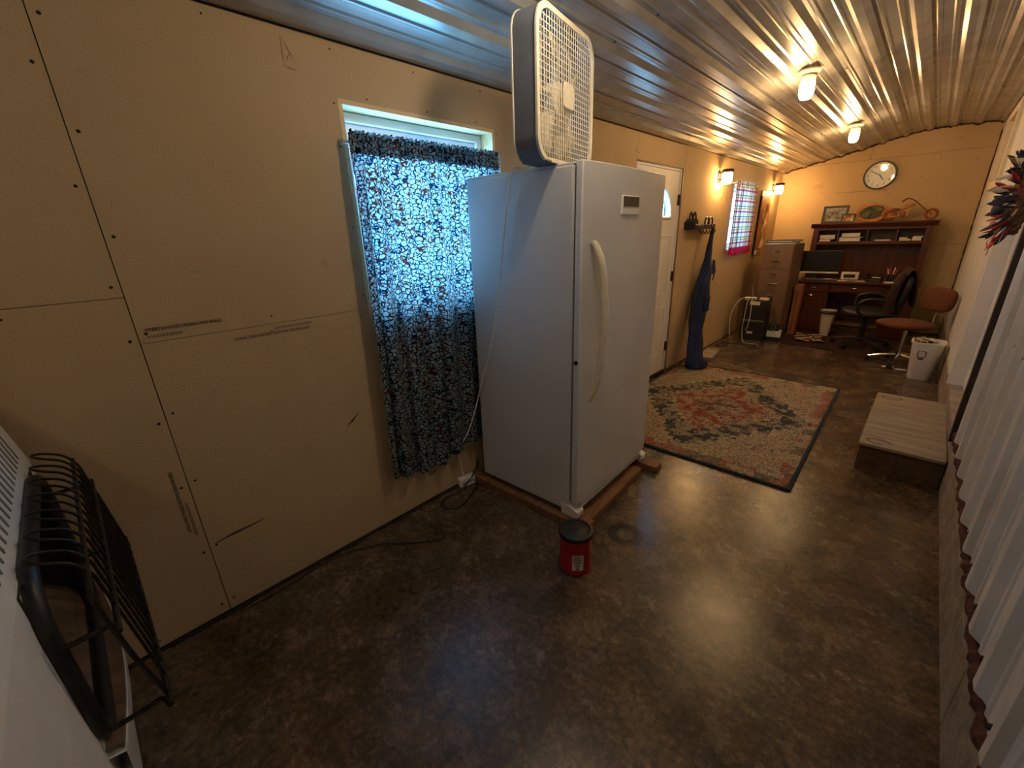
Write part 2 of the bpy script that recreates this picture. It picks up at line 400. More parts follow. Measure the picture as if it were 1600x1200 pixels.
def screw(y, z, q=.0062): g.cyl((-.001, y, z), (.0022, y, z), q, q*.6, 7)
for (y0, y1, z0, z1) in sheets:
    if y1-y0 < .2: continue
    for yy in (y0+.022, y1-.022):
        z = z0+.05
        while z < z1-.02:
            if not any(a-.01 < yy < b+.01 and c_-.01 < z < d_+.01 for a, b, c_, d_ in OPEN): screw(yy, z+random.uniform(-.02, .02))
            z += .29
    yy = y0+.42
    while yy < y1-.2:
        for zz in (z0+.03, z1-.028):
            if not any(a-.01 < yy < b+.01 and c_-.01 < zz < d_+.01 for a, b, c_, d_ in OPEN): screw(yy+random.uniform(-.02, .02), zz, .0042)
        yy += .41
for a, b, c_, d_ in (OPEN[0], OPEN[2]):
    for zz in (c_+.1, c_+.4, c_+.72, d_-.02): screw(a-.016, zz, .0042); screw(b+.016, zz, .0042)
    for k in (.15, .5, .85): screw(a+(b-a)*k, d_+.018, .0042)
stuff(obj('screw_head', g, SCREW, wl))
INK = mat('printed_ink', (.060, .042, .028), .9); INK2 = mat('faded_ink', (.20, .145, .092), .9)
def wallM(y, z, rot=0): return Matrix.Translation((.0014, y, z)) @ Matrix(((0, 0, 1, 0), (1, 0, 0, 0), (0, 1, 0, 0), (0, 0, 0, 1))) @ Matrix.Rotation(rot, 4, 'Z')
text('printed_line', 'NTEED EASI-LITE CEILING AND WALLS', .0165, INK, wl, wallM(.268, 1.249), sx=.80)
text('printed_line', 'CERTAINTEED EASI-LITE CEILING AND WALLS', .0165, INK, wl, wallM(.552, 1.168, PI), sx=.86)
text('printed_line', 'CERTAINTEED EASI-LITE CEILING AND WALLS', .0165, INK, wl, wallM(.088, .585, -PI/2), sx=.80)
for yc, zc, n_, vert in ((.205, 1.226, 12, 0), (.63, 1.186, 18, 0), (.105, .50, 18, 1)):
    g = G()
    for i in range(n_):
        o_ = (i-(n_-1)/2)*.0085
        if vert: g.box(.0008, .0014, yc-.005, yc+.005, zc+o_-.0022, zc+o_+.0022)
        else: g.box(.0008, .0014, yc+o_-.0022, yc+o_+.0022, zc-.005, zc+.005)
    stuff(obj('faded_print', g, INK2, wl))
SCR = mat('torn_paper', (.085, .052, .032), .9); PLS = mat('bare_plaster', (.62, .56, .47), .9)
def gouge(name, pts, wd, m):
    P_ = [Vector((0, *p)) for p in pts]; L_ = []; R_ = []
    for i, p in enumerate(P_):
        d_ = (P_[min(i+1, len(P_)-1)]-P_[max(i-1, 0)]).normalized(); nn = Vector((0, -d_.z, d_.y)); ww = wd*math.sin(PI*(i+.25)/(len(P_)-.5))
        L_.append(p+nn*ww); R_.append(p-nn*ww)
    g = G(); k = len(P_)
    vv = [(.0016, p.y, p.z) for p in L_+R_[::-1]]
    g.add(vv, [tuple(range(2*k))[::-1]]); obj(name, g, m, wl)
gouge('gouge', [(.149, .352), (.21, .360), (.27, .362), (.344, .366)], .006, SCR)
gouge('gouge', [(.24, .361), (.27, .363), (.295, .363)], .003, PLS)
gouge('gouge', [(.777, .655), (.81, .678), (.845, .705)], .005, SCR)
gouge('gouge', [(1.20, .165), (1.235, .178), (1.27, .192)], .003, SCR)
PENC = mat('pencil_line', (.16, .10, .06), .9)
for pts in ([(.792, 2.235), (.790, 2.19), (.788, 2.14)], [(.792, 2.235), (.815, 2.19), (.833, 2.155)], [(.820, 2.185), (.805, 2.17), (.80, 2.155)], [(.788, 2.14), (.81, 2.135), (.835, 2.134)]):
    gouge('pencil_mark', pts, .0014, PENC)

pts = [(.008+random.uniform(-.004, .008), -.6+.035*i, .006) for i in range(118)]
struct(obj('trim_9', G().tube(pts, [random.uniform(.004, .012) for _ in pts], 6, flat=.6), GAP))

# ---- far wall
wb = struct(obj('wall_back', G().box(-.2, 2.5, YB+.013, YB+.15, 0, 2.72), GAP))
for (x0, x1, z0, z1) in [(0, 2.245, .01, 1.20), (0, 2.245, 1.203, 2.325), (0, 1.046, 2.328, 2.72), (1.05, 2.245, 2.328, 2.72)]:
    obj('drywall_sheet', G().box(x0, x1, YB, YB+.013, z0, z1), DRY, wb)
g = G()
for x_, z_ in [(.3, 1.75), (.62, 2.26), (.2, 2.1), (1.02, 2.39), (1.08, 2.39), (1.75, 2.30), (1.77, 2.25), (1.62, 2.05), (1.66, 1.75), (.55, 1.95), (2.1, 2.2), (1.9, 2.46)]:
    g.cyl((x_, YB+.001, z_), (x_, YB-.002, z_), .006, .004, 7)
stuff(obj('screw_head', g, SCREW, wb))
obj('pencil_mark', G().box(.73, 1.31, YB-.0012, YB, 1.922, 1.927), PENC, wb)
struct(obj('wall_rear', G().box(-.2, 2.5, YN-.15, YN, 0, 2.75), DRY))
# ---- ceiling: ribbed steel sheets lapped at mid room
PIT = .2175
def rib_profile(x0, x1):
    xs = []
    k = math.floor((x0-.0625)/PIT)-1
    while True:
        c_ = .0625+PIT*k; k += 1
        if c_ > x1+.1: break
        xs += [(c_-.042, 0), (c_-.018, -.021), (c_+.018, -.021), (c_+.042, 0)]
        for m_ in (.333, .667):
            q_ = c_+PIT*m_; xs += [(q_-.014, 0), (q_-.005, -.0045), (q_+.005, -.0045), (q_+.014, 0)]
    xs = [p for p in xs if x0 < p[0] < x1]
    return [(x0, ceil_z(x0))] + [(x_, ceil_z(x_)+d_) for x_, d_ in xs] + [(x1, ceil_z(x1))]
cl = struct(obj('ceiling', G().prism([(x_, z_+.012) for x_, z_ in PROF] + [(2.27, 2.75), (-.02, 2.75)], YN, YB, 'y'), GAP))
for (ya, yb, dz) in [(YN, 4.30, -.0025), (4.275, YB, 0)]:
    for (xa, xb) in [(.002, .806), (.800, 1.676), (1.670, XR)]:
        pr = rib_profile(xa, xb); g = G()
        for e, yy in enumerate((ya, yb)): g.v += [(x_, yy, z_+dz-(.0015 if xa in (.8, 1.67) else 0)) for x_, z_ in pr]
        kk = len(pr); g.f += [(i, i+1, kk+i+1, kk+i) for i in range(kk-1)]
        obj('ceiling_sheet', g, CEILM, cl, solid=.0012)
pr = rib_profile(.002, XR); g = G()
g.v = [(x_, 4.298, z_-.0052) for x_, z_ in pr]+[(x_, 4.303, z_-.0052) for x_, z_ in pr]; kk = len(pr); g.f = [(i, i+1, kk+i+1, kk+i) for i in range(kk-1)]
obj('lap_seam', g, GAP, cl)
g = G()
for yy in (4.22, 2.2, .4, 6.2, 7.9, -1.2):
    k = 0
    while .0625+PIT*k < XR-.05:
        x_ = .0625+PIT*k+.055; z_ = ceil_z(x_); g.cyl((x_, yy, z_), (x_, yy, z_-.007), .007, .006, 6)
        if yy == 4.22: g.cyl((x_+.09, yy, z_+.02), (x_+.09, yy, z_+.012), .006, .006, 6)
        k += 1
stuff(obj('ceiling_screw', g, SCREW, cl))
g = G().prism([(.0005, 2.268), (.052, 2.276), (.052, 2.284), (.03, 2.282), (.026, 2.276), (.0005, 2.276)], YN, YB, 'y')
struct(obj('trim_1', g, TRIMT))
struct(obj('trim_2', G().box(-.005, .004, YN, YB, 2.262, 2.269), BLK))
# ragged foam where the steel meets the far wall
pts = []; rad = []
for i in range(90):
    x_ = .02+2.2*i/89; pts.append((x_, YB-.006, ceil_z(x_)-.012-(.014 if abs(((x_-.0625+PIT/2) % PIT)-PIT/2) < .03 else 0)+random.uniform(-.005, .005))); rad.append(random.uniform(.006, .014))
struct(obj('trim_3', G().tube(pts, rad, 6), FOAM))
pts = [(XR-.006, YB-.006, 2.5-i*.05) for i in range(40)]
struct(obj('trim_4', G().tube(pts, [random.uniform(.003, .011) for _ in pts], 6), FOAM))

# ---- right wall: curb, foam closure, ribbed white steel, doorway
struct(obj('curb', G().box(2.236, 2.6, 1.545, YB, 0, .262).box(2.236, 2.6, YN, 1.54, 0, .288).box(2.236, 2.6, 1.545, 3.44, .26, .288), CURB, bevel=.006))
DR = (3.50, 4.70, 2.08)
g = G()
for rr in rects(YN, YB, .262, 2.70, [(DR[0], DR[1], .2, DR[2]), (6.22, 7.02, 1.86, 2.42)]): g.box(XR+.012, XR+.16, *rr)
wr = struct(obj('wall_right', g, GAP))
pts = [(XR+.006, YN+.03*i, .312+random.uniform(-.008, .008)) for i in range(int((3.44-YN)/.03)+1)]
struct(obj('trim_5', G().tube(pts, [random.uniform(.012, .026) for _ in pts], 7, flat=1.0), FOAM))
def wall_rib(y0, y1, z0, z1, name, amp=.021):
    k0 = math.floor((y0-2.313)/.2286)-1; ys = []
    for k in range(k0, k0+40):
        c_ = 2.313+.2286*k; ys += [(c_-.05, 0), (c_-.018, amp), (c_+.018, amp), (c_+.05, 0)]
        for m_ in (.36, .64):
            q_ = c_+.2286*m_; ys += [(q_-.014, 0), (q_-.005, amp*.22), (q_+.005, amp*.22), (q_+.014, 0)]
    ys = [p for p in ys if y0 < p[0] < y1]; pr = [(y0, 0)]+ys+[(y1, 0)]
    g = G()
    for zz in (z0, z1): g.v += [(XR+.008-d_, yy, zz) for yy, d_ in pr]
    kk = len(pr); g.f += [(i+1, i, kk+i, kk+i+1) for i in range(kk-1)]
    return obj(name, g, WALLM, wr, solid=.0012)
for a, b in [(YN, -1.6), (-1.6, -.69), (-.69, .226), (.226, 1.14), (1.14, 2.055), (2.055, 2.97), (2.97, 3.44)]: wall_rib(a, b, .335, 2.62, 'wall_sheet')
g = G()
for k in range(-20, 6):
    yy = 2.313+.2286*k+.07
    for zz in (.375, 1.02, 1.63, 2.25):
        if YN < yy < 3.43: g.cyl((XR+.006, yy, zz), (XR-.008, yy, zz), .011, .007, 7)
stuff(obj('wall_screw', g, SCREW, wr))
# flat white sheets beyond the doorway
for rr in rects(4.72, YB, .27, 2.60, [(6.22, 7.02, 1.86, 2.42)]): obj('wall_sheet', G().box(XR, XR+.012, *rr), WHITEP, wr)
wall_above = obj('wall_sheet', G().box(XR, XR+.012, 3.44, 4.72, DR[2]+.02, 2.60), WHITEP, wr)
# doorway lining and door
struct(obj('trim_6', G().box(XR-.022, XR+.05, 3.40, 3.455, .262, 2.10), DARKBR, bevel=.004))
g = G().box(XR, XR+.085, 4.685, 4.715, .262, 2.09).box(XR-.012, XR+.006, 4.70, 4.76, .262, 2.12).box(XR, XR+.085, 3.455, 3.49, .262, 2.09).box(XR-.012, XR+.09, 3.45, 4.76, 2.075, 2.12)
struct(obj('trim_7', g, WHITEP, bevel=.003))
struct(obj('trim_8', G().box(XR-.004, XR+.09, 3.455, 4.715, .255, .272), CURB))
d2 = obj('door_2', G().box(XR+.075, XR+.115, 3.49, 4.685, .275, 2.075), WHITEP, bevel=.003); struct(d2)
for (a, b, c_, d_) in [(3.62, 4.02, .42, 1.05), (4.14, 4.54, .42, 1.05), (3.62, 4.02, 1.2, 1.92), (4.14, 4.54, 1.2, 1.92)]:
    g = G().box(XR+.068, XR+.078, a, b, c_, c_+.03).box(XR+.068, XR+.078, a, b, d_-.03, d_).box(XR+.068, XR+.078, a, a+.03, c_+.03, d_-.03).box(XR+.068, XR+.078, b-.03, b, c_+.03, d_-.03)
    obj('panel_moulding', g, WHITEP, d2, bevel=.003)
# small high window on the right wall
w3 = struct(bpy.data.objects.new('window_3', None)); COL.objects.link(w3)
TANP = mat('tan_window_paint', (.76, .66, .5), .5, var=.06)
g = G().box(XR-.03, XR+.004, 6.14, 6.22, 1.78, 2.50).box(XR-.03, XR+.004, 7.02, 7.10, 1.78, 2.50).box(XR-.03, XR+.004, 6.22, 7.02, 1.78, 1.86).box(XR-.03, XR+.004, 6.22, 7.02, 2.42, 2.50)
obj('casing', g, TANP, w3, bevel=.004)
g = G().box(XR, XR+.12, 6.215, 6.235, 1.85, 2.43).box(XR, XR+.12, 7.005, 7.025, 1.85, 2.43).box(XR, XR+.12, 6.235, 7.005, 1.845, 1.865).box(XR, XR+.12, 6.235, 7.005, 2.415, 2.435)
obj('jamb', g, TANP, w3)
obj('shutter_board', G().box(XR+.10, XR+.115, 6.23, 7.01, 1.86, 2.42), mat('brown_board', (.09, .05, .03), .6), w3)

# ---- windows and door of the left wall
def side_window(name, o, sash_y):
    y0, y1, z0, z1 = o; w_ = struct(bpy.data.objects.new(name, None)); COL.objects.link(w_)
    obj('jamb', G().box(-.15, .001, y0, y1, z1-.018, z1), PINE, w_); obj('jamb', G().box(-.15, .001, y0, y1, z0, z0+.018), PINE, w_)
    obj('jamb', G().box(-.15, .001, y0, y0+.018, z0+.018, z1-.018), PINE, w_); obj('jamb', G().box(-.15, .001, y1-.018, y1, z0+.018, z1-.018), PINE, w_)
    a, b, c_, d_ = y0+.02, y1-.02, z0+.02, z1-.02
    def fr(p, q_, s_, t_, wd, x0, x1):
        return G().box(x0, x1, p, q_, t_-wd, t_).box(x0, x1, p, q_, s_, s_+wd).box(x0, x1, p, p+wd, s_+wd, t_-wd).box(x0, x1, q_-wd, q_, s_+wd, t_-wd)
    obj('window_frame', fr(a, b, c_, d_, .036, -.145, -.09), WHITEP, w_, bevel=.003)
    m_ = (c_+d_)/2
    for (s_, t_, x0) in ((m_-.02, d_-.036, -.128), (c_+.036, m_+.02, -.112)):
        sh = obj('sash', fr(a+.036, b-.036, s_, t_, .034, x0-.012, x0+.012), WHITEP, w_, bevel=.003)
        obj('pane', G().box(x0-.002, x0+.002, a+.07, b-.07, s_+.034, t_-.034), PANE, sh)
    return w_
side_window('window_1', OPEN[0], 0); side_window('window_2', OPEN[2], 0)
for k, o_ in enumerate((OPEN[0], OPEN[2])):
    L = bpy.data.lights.new('window_portal', 'AREA'); L.shape = 'RECTANGLE'; L.size = o_[3]-o_[2]-.04; L.size_y = o_[1]-o_[0]-.04; L.energy = 1; L.cycles.is_portal = True
    lo = bpy.data.objects.new('window_portal', L); COL.objects.link(lo); lo.location = (-.155, (o_[0]+o_[1])/2, (o_[2]+o_[3])/2); lo.rotation_euler = (0, -PI/2, 0)

d1 = struct(bpy.data.objects.new('door_1', None)); COL.objects.link(d1); d1.location = (0, 3.52, 0)
DOORP = mat('door_white', (.74, .70, .63), .45, var=.05, scale=3)
# slab with a fan light
cy, cz, R0 = .46, 1.62, .27
g = G(); arc = [(cy+R0*math.cos(PI*i/16), cz+R0*math.sin(PI*i/16)) for i in range(17)]
y0, y1, z0, z1 = .045, .875, .03, 2.03
g.box(-.045, -.005, y0, y1, z0, cz)
g.box(-.045, -.005, y0, cy-R0, cz, z1); g.box(-.045, -.005, cy+R0, y1, cz, z1)
top = [(a, b) for a, b in arc]
for i in range(16):
    a, b = arc[i], arc[i+1]; g.prism([(a[0], a[1]), (a[0], z1), (b[0], z1), (b[0], b[1])], -.045, -.005, 'x')
obj('door_slab', g, DOORP, d1)
g = G().tube([(-.004, a, b) for a, b in arc] + [(-.004, cy-R0, cz-.004), (-.004, cy+R0, cz-.004)], .016, 8, closed=True)
for t in (.25, .5, .75): g.tube([(-.012, cy, cz), (-.012, cy+R0*math.cos(PI*t), cz+R0*math.sin(PI*t))], .007, 6)
fl = obj('fan_light', g, DOORP, d1, smooth=True)
obj('pane', G().prism(arc, -.027, -.022, 'x'), PANE, fl)
for (a, b, c_, d_) in [(.13, .42, .22, .75), (.50, .79, .22, .75), (.13, .42, .88, 1.46), (.50, .79, .88, 1.46)]:
    g = G().box(-.006, .002, a, b, c_, c_+.02).box(-.006, .002, a, b, d_-.02, d_).box(-.006, .002, a, a+.02, c_+.02, d_-.02).box(-.006, .002, b-.02, b, c_+.02, d_-.02).box(-.006, .001, a+.05, b-.05, c_+.05, d_-.05)
    obj('door_panel', g, DOORP, d1, bevel=.003)
obj('door_jamb', G().box(-.12, .004, .0, .04, 0, 2.05).box(-.12, .004, .88, .905, 0, 2.05).box(-.12, .004, .04, .88, 2.033, 2.05), DOORP, d1)
obj('door_casing', G().box(-.01, .014, .905, .922, 0, 2.06), wood('casing_wood', (.16, .06, .02), (.30, .13, .05), 'z', 6), d1)
obj('head_gap', G().box(-.03, .006, .0, .92, 2.049, 2.062), DARKBR, d1)
obj('threshold', G().box(-.10, .02, .04, .88, 0, .03), BLKM, d1)
for zz in (.3, 1.05, 1.78): obj('hinge', G().cyl((.006, .885, zz-.05), (.006, .885, zz+.05), .009, n=10).box(-.004, .006, .868, .90, zz-.05, zz+.05), BLKM, d1)
obj('door_knob', G().cyl((-.005, .12, .98), (.03, .12, .98), .012, n=12).ell((.05, .12, .98), .026, .03, .03), STEEL, d1, smooth=True)

# ================================================================== LAMPS
NECK = emit('jar_neck_glass', (1, .66, .22), 2.2)
GLOWFILL = emit('added_fill_glass', (1, .78, .52), BULB*.34)
GLOWF = emit('lit_led_glass', (1, .80, .55), BULB*.72)
def ceiling_light(x, y, label, GLOW=GLOW):
    z = ceil_z(x)-.021; t = thing('ceiling_light', label, 'lamp', (x, y, z), 0, 'jar lamps on the ceiling')
    obj('base_plate', G().lathe([(.0, 0), (.066, 0), (.068, -.008), (.060, -.020), (.050, -.026), (0, -.026)], 28), PLW, t, smooth=True)
    gl = obj('glass_jar', G().lathe([(.0435, -.075), (.044, -.12), (.040, -.150), (.028, -.168), (0, -.172)], 24, caps=False), GLOW, t, smooth='all')
    obj('jar_neck', G().lathe([(.040, -.026), (.042, -.05), (.0435, -.075)], 24, caps=False), NECK, t, smooth='all')
    obj('collar', G().lathe([(.048, -.026), (.048, -.036), (.041, -.04)], 24), STEEL, t, smooth=True)
    return t
ceiling_light(1.06, 3.85, 'glowing jar lamp on the ribbed ceiling nearest to the box fan')
ceiling_light(1.06, 6.25, 'glowing jar lamp on the ribbed ceiling in front of the wall clock')
ceiling_light(1.06, 1.40, 'glowing jar lamp on the ribbed ceiling above the red can', GLOWF)
ceiling_light(1.06, -1.0, 'added unseen jar lamp behind the heater lifting the dark foreground', GLOWFILL)  # added lamp without a known source, brightens the dark wall at lower left
def sconce(y, z, label):
    t = thing('wall_sconce', label, 'lamp', (0, y, z), 0, 'jar lamps on the left wall')
    obj('back_plate', G().prism(rrect(-.045, .045, -.07, .05, .015), .0, .012, 'x'), BLKM, t, bevel=.002)
    obj('arm', G().tube(spline([(.008, 0, -.03), (.035, 0, -.035), (.05, 0, .0), (.06, 0, .035)], 5), .008, 8), BLKM, t, smooth=True)
    obj('cap', G().lathe([(0, .062), (.055, .062), (.062, .055), (.062, .03), (.05, .024), (0, .024)], 24, (.092, 0, 0)), BLKM, t, smooth=True)
    obj('glass_jar', G().lathe([(.046, .024), (.050, .0), (.050, -.06), (.040, -.085), (.0, -.09)], 24, (.092, 0, 0)), GLOW2, t, smooth='all')
GLOW2 = emit('lit_sconce_glass', (1, .56, .19), BULB*.75)
sconce(5.43, 2.055, 'lit wall sconce between the hook rack and plaid curtain')
sconce(7.72, 2.035, 'lit wall sconce beside the corner and tall wooden plaque')

# ================================================================== CURTAINS
def curtain(name, label, y0, y1, z0, z1, xc, amp, waves, mat_, metric, hemfn, group=None, nu=220, nv=70):
    t = thing(name, label, 'curtain', (xc, (y0+y1)/2, z0))
    W_ = y1-y0; H_ = z1-z0; rnd = [(random.uniform(.6, 1.4), random.uniform(0, 6.28)) for _ in range(6)]
    def fn(uu, vv):
        ph = uu*waves*2*PI
        a_ = amp*(.55+.6*(1-vv))*(.75 if vv > .9 else 1)
        x_ = a_*(.9*math.sin(ph+.55*math.sin(ph+1)+rnd[0][1]+.7*math.sin(uu*7+rnd[1][1])+.25*math.sin(vv*3+uu*9))+.35*math.sin(2.3*ph+rnd[2][1]))
        if vv > .93: x_ = .5*x_ + .006*math.sin(ph*4.1)
        yy = -W_/2+uu*W_+.008*math.sin(ph*2+1)-(.035*(1-vv)*(1-uu) if metric else 0)
        zz = vv*H_
        if vv < .12: zz += (1-vv/.12)*hemfn(uu)
        if vv > .985: zz += .006*math.sin(ph*5)
        return (x_, yy, zz)
    g = G().grid(fn, nu, nv); me = g.mesh('panel'); uv = me.uv_layers.new(name='UVMap')
    for lp in me.loops:
        i = lp.vertex_index; a_ = (i % (nu+1))/nu; b_ = (i//(nu+1))/nv
        uv.data[lp.index].uv = (a_*W_*1.35, b_*H_) if metric else (a_, b_)
    obj('panel', me, mat_, t, smooth='all')
    return t
ct = curtain('curtain', 'long blue and white floral curtain hanging beside the freezer', .968, 1.86, .285, 1.935, .052, .024, 8, FLOR, True, lambda q_: .03*math.sin(q_*9+2)-.02)
obj('rod', G().cyl((-.016, -.45, 1.618), (-.016, .46, 1.618), .006, n=10).cyl((-.05, -.448, 1.618), (-.016, -.448, 1.618), .006, n=8).cyl((-.05, .458, 1.618), (-.016, .458, 1.618), .006, n=8), PLW, ct, smooth=True)
# gathered heading
g = G()
def hd(uu, vv):
    ph = uu*46*2*PI; return (.014*math.sin(ph)+(.012 if vv > .35 else .006)*math.cos(vv*6)*(.8+.4*math.sin(uu*30)), -.435+uu*.87, 1.575+vv*.085+.004*math.sin(ph*1.7))
me = G().grid(hd, 400, 6).mesh('heading'); uv = me.uv_layers.new(name='UVMap')
for lp in me.loops:
    v_ = me.vertices[lp.vertex_index].co; uv.data[lp.index].uv = (v_.y*2.2, v_.z)
obj('heading', me, FLOR, ct, smooth='all')
cp = curtain('curtain', 'short plaid curtain with red hem over the small far window', 5.90, 6.80, 1.165, 2.04, .045, .018, 6, PLAID, False, lambda q_: .012*math.sin(q_*14), nu=140, nv=40)
obj('rod', G().cyl((0, -.47, .845), (0, .47, .845), .006, n=10).cyl((-.043, -.468, .845), (0, -.468, .845), .005, n=8).cyl((-.043, .468, .845), (0, .468, .845), .005, n=8), PLW, cp, smooth=True)

# ================================================================== FREEZER
fz = thing('freezer', 'tall white upright freezer with curved door handle', 'freezer', (.107, 1.556, 0), math.radians(2.3))
DP, WD, ZT = .651, .842, 1.796
obj('body', G().box(0, DP, 0, WD, .075, ZT-.012), FREEZ, fz, bevel=.008)
obj('top_cap', G().box(.0, DP+.004, .004, WD-.004, ZT-.014, ZT-.003), FREEZ, fz, bevel=.004)
obj('gasket', G().box(DP, DP+.012, .012, WD-.012, .135, ZT-.02), mat('grey_rubber', (.22, .22, .23), .6), fz)
# door: slightly crowned front
def door(uu, vv): return None
g = G(); pr = []
for i in range(13):
    t = i/12; pr.append((DP+.046+.020*math.sin(PI*t)**.6, t*WD))
poly = [(DP+.012, 0)] + pr + [(DP+.012, WD)]
g.prism([(a, b) for a, b in poly], .128, ZT, 'z')
dr = obj('door', g, FREEZD, fz, bevel=.006, smooth=True)
hp = spline([(DP+.058, .075, 1.475), (DP+.075, .078, 1.45), (DP+.105, .085, 1.36), (DP+.122, .088, 1.12), (DP+.105, .085, .86), (DP+.075, .078, .75), (DP+.058, .075, .725)], 8)
obj('handle', G().tube(hp, [.016+.008*math.sin(PI*i/(len(hp)-1)) for i in range(len(hp))], 12, flat=.75), CREAM, dr, smooth=True)
pn = obj('control_panel', G().prism(rrect(.305, .475, 1.588, 1.672, .006), DP+.055, DP+.074, 'x'), PLW, dr, bevel=.003)
obj('display', G().prism(rrect(.312, .468, 1.624, 1.668, .003), DP+.073, DP+.0765, 'x'), mat('dark_display', (.006, .006, .007), .45), pn)
obj('lock', G().cyl((DP+.03, -.004, .93), (DP+.03, .004, .93), .011, n=12).cyl((DP+.03, -.006, .93), (DP+.03, -.002, .93), .006, n=8), BLKM, dr)
kg = obj('kick_grille', G().box(DP-.01, DP+.035, .05, WD-.05, .068, .122), GREYP, fz)
for zz in (.080, .094, .108): obj('grille_slat', G().box(DP+.033, DP+.044, .055, WD-.055, zz, zz+.007), PLW, kg)
for yy in (-.002, WD-.058): obj('foot', G().prism([(DP-.05, .045), (DP+.05, .045), (DP+.062, .06), (DP+.062, .088), (DP+.01, .112), (DP-.05, .112)], yy, yy+.06, 'y'), PLW, fz, bevel=.005)
for yy in (.03, WD-.07): obj('foot', G().box(.02, .07, yy, yy+.04, .045, .076), BLK, fz)
# lumber under the freezer
sk = tag(obj('wooden_skid', G().box(.045, .90, -.045, .045, 0, .045), LUMB, bevel=.004, loc=(-.01, 1.56, 0), rot=(0, 0, math.radians(2.3))), 'rough wooden board under the freezer side facing the curtain', 'board', 'boards under the freezer')
tag(obj('wooden_skid', G().box(-.045, .045, .0, .665, 0, .045), LUMB, bevel=.004, loc=(.828, 1.632, 0), rot=(0, 0, math.radians(4))), 'rough wooden board under the freezer door edge', 'board', 'boards under the freezer')
tag(obj('wooden_skid', G().box(.045, .93, -.04, .04, 0, .045), LUMB, bevel=.004, loc=(-.03, 2.36, 0), rot=(0, 0, math.radians(2.3))), 'rough wooden board end poking out beside the rug', 'board', 'boards under the freezer')

# ================================================================== BOX FAN
fa = thing('box_fan', 'grey and cream box fan standing on top of the freezer', 'fan', (.600, 1.672, ZT-.002), math.radians(10.5))
S = .262; T = .055
outer = rrect(-S, S, 0, 2*S, .085, 8); inner = rrect(-S+.008, S-.008, .008, 2*S-.008, .078, 8)
k = len(outer); g = G()
g.v = [(-T, a, b) for a, b in outer]+[(T-.012, a, b) for a, b in outer]+[(-T, a, b) for a, b in inner]+[(T-.012, a, b) for a, b in inner]
for i in range(k):
    j = (i+1) % k; g.f += [(i, j, k+j, k+i), (2*k+j, 2*k+i, 3*k+i, 3*k+j), (i, 2*k+i, 2*k+j, j), (k+i, k+j, 3*k+j, 3*k+i)]
obj('housing', g, GREYP, fa, smooth=True)
for nm, xa, xb, sgn in (('front_grille', T-.012, T, 1), ('rear_grille', -T-.006, -T+.002, -1)):
    o2 = rrect(-S-.003, S+.003, -.003+.003, 2*S+.003, .088, 8); i2 = rrect(-S+.017, S-.017, .017, 2*S-.017, .075, 8); k = len(o2); g = G()
    g.v = [(xa, a, b) for a, b in o2]+[(xb, a, b) for a, b in o2]+[(xa, a, b) for a, b in i2]+[(xb, a, b) for a, b in i2]
    for i in range(k):
        j = (i+1) % k; g.f += [(i, j, k+j, k+i), (2*k+j, 2*k+i, 3*k+i, 3*k+j), (i, 2*k+i, 2*k+j, j), (k+i, k+j, 3*k+j, 3*k+i)]
    gr = obj(nm, g, CREAM, fa, smooth=True, bevel=.002)
    nb = 23 if sgn > 0 else 12; lim = S-.017; xm = (xa+xb)/2
    b1 = G().box(-.0012, .0012, -.0014, .0014, -lim, lim).mesh('grille_bar'); b1.materials.append(CREAM)
    for i in range(1, nb):
        p = -lim+2*lim*i/nb; ex = lim - max(0, .075-(lim-abs(p)))*.5
        v1 = obj('grille_bar', b1, CREAM, gr, loc=(xm, p, S)); v1.scale = (1, 1, ex/lim)
        if sgn > 0:
            h1 = obj('grille_bar', b1, CREAM, gr, loc=(xm-.002, 0, S+p), rot=(PI/2, 0, 0)); h1.scale = (1, 1, ex/lim)
    if sgn > 0: obj('emblem', G().prism(rrect(-.045, .045, S-.045, S+.045, .012), T-.004, T+.005, 'x'), CREAM, gr, bevel=.002)
mo = obj('motor', G().cyl((-.035, 0, S), (.012, 0, S), .062, n=20), CREAM, fa, smooth=True)
BLADE = mat('fan_blade', (.74, .62, .46), .4, var=.06)
for b in range(5):
    a0 = 2*PI*b/5+.3; g = G()
    def bl(uu, vv, a0=a0):
        q_ = .045+.185*vv; w_ = (.22+.14*vv)*(1 if vv < .9 else .93); a_ = a0+(uu-.5)*w_*2; return (-.018+(uu-.5)*.045, q_*math.cos(a_), S+q_*math.sin(a_))
    obj('blade', g.grid(bl, 8, 6), BLADE, fa, smooth='all', solid=.003)
obj('speed_knob', G().cyl((0, -.12, 2*S+.002), (0, -.12, 2*S+.02), .02, .017, 14), CREAM, fa)
for ya in (-.2, .16): obj('foot', G().box(-.06, .06, ya, ya+.04, 0, .006), GREYP, fa)
# fan lead draped down the freezer side
cd = spline([(.50, 1.70, 1.803), (.475, 1.60, 1.803), (.455, 1.548, 1.80), (.445, 1.535, 1.76), (.415, 1.532, 1.65), (.36, 1.53, 1.35), (.30, 1.53, 1.08), (.235, 1.53, .88), (.16, 1.53, .70), (.10, 1.52, .52), (.07, 1.47, .37), (.035, 1.42, .27), (.03, 1.43, .15), (.02, 1.455, .06)], 6)
tag(obj('power_cord', G().tube(cd, .0042, 8), PLW, smooth=True), 'thin white lead running down the freezer side from the fan', 'cord')
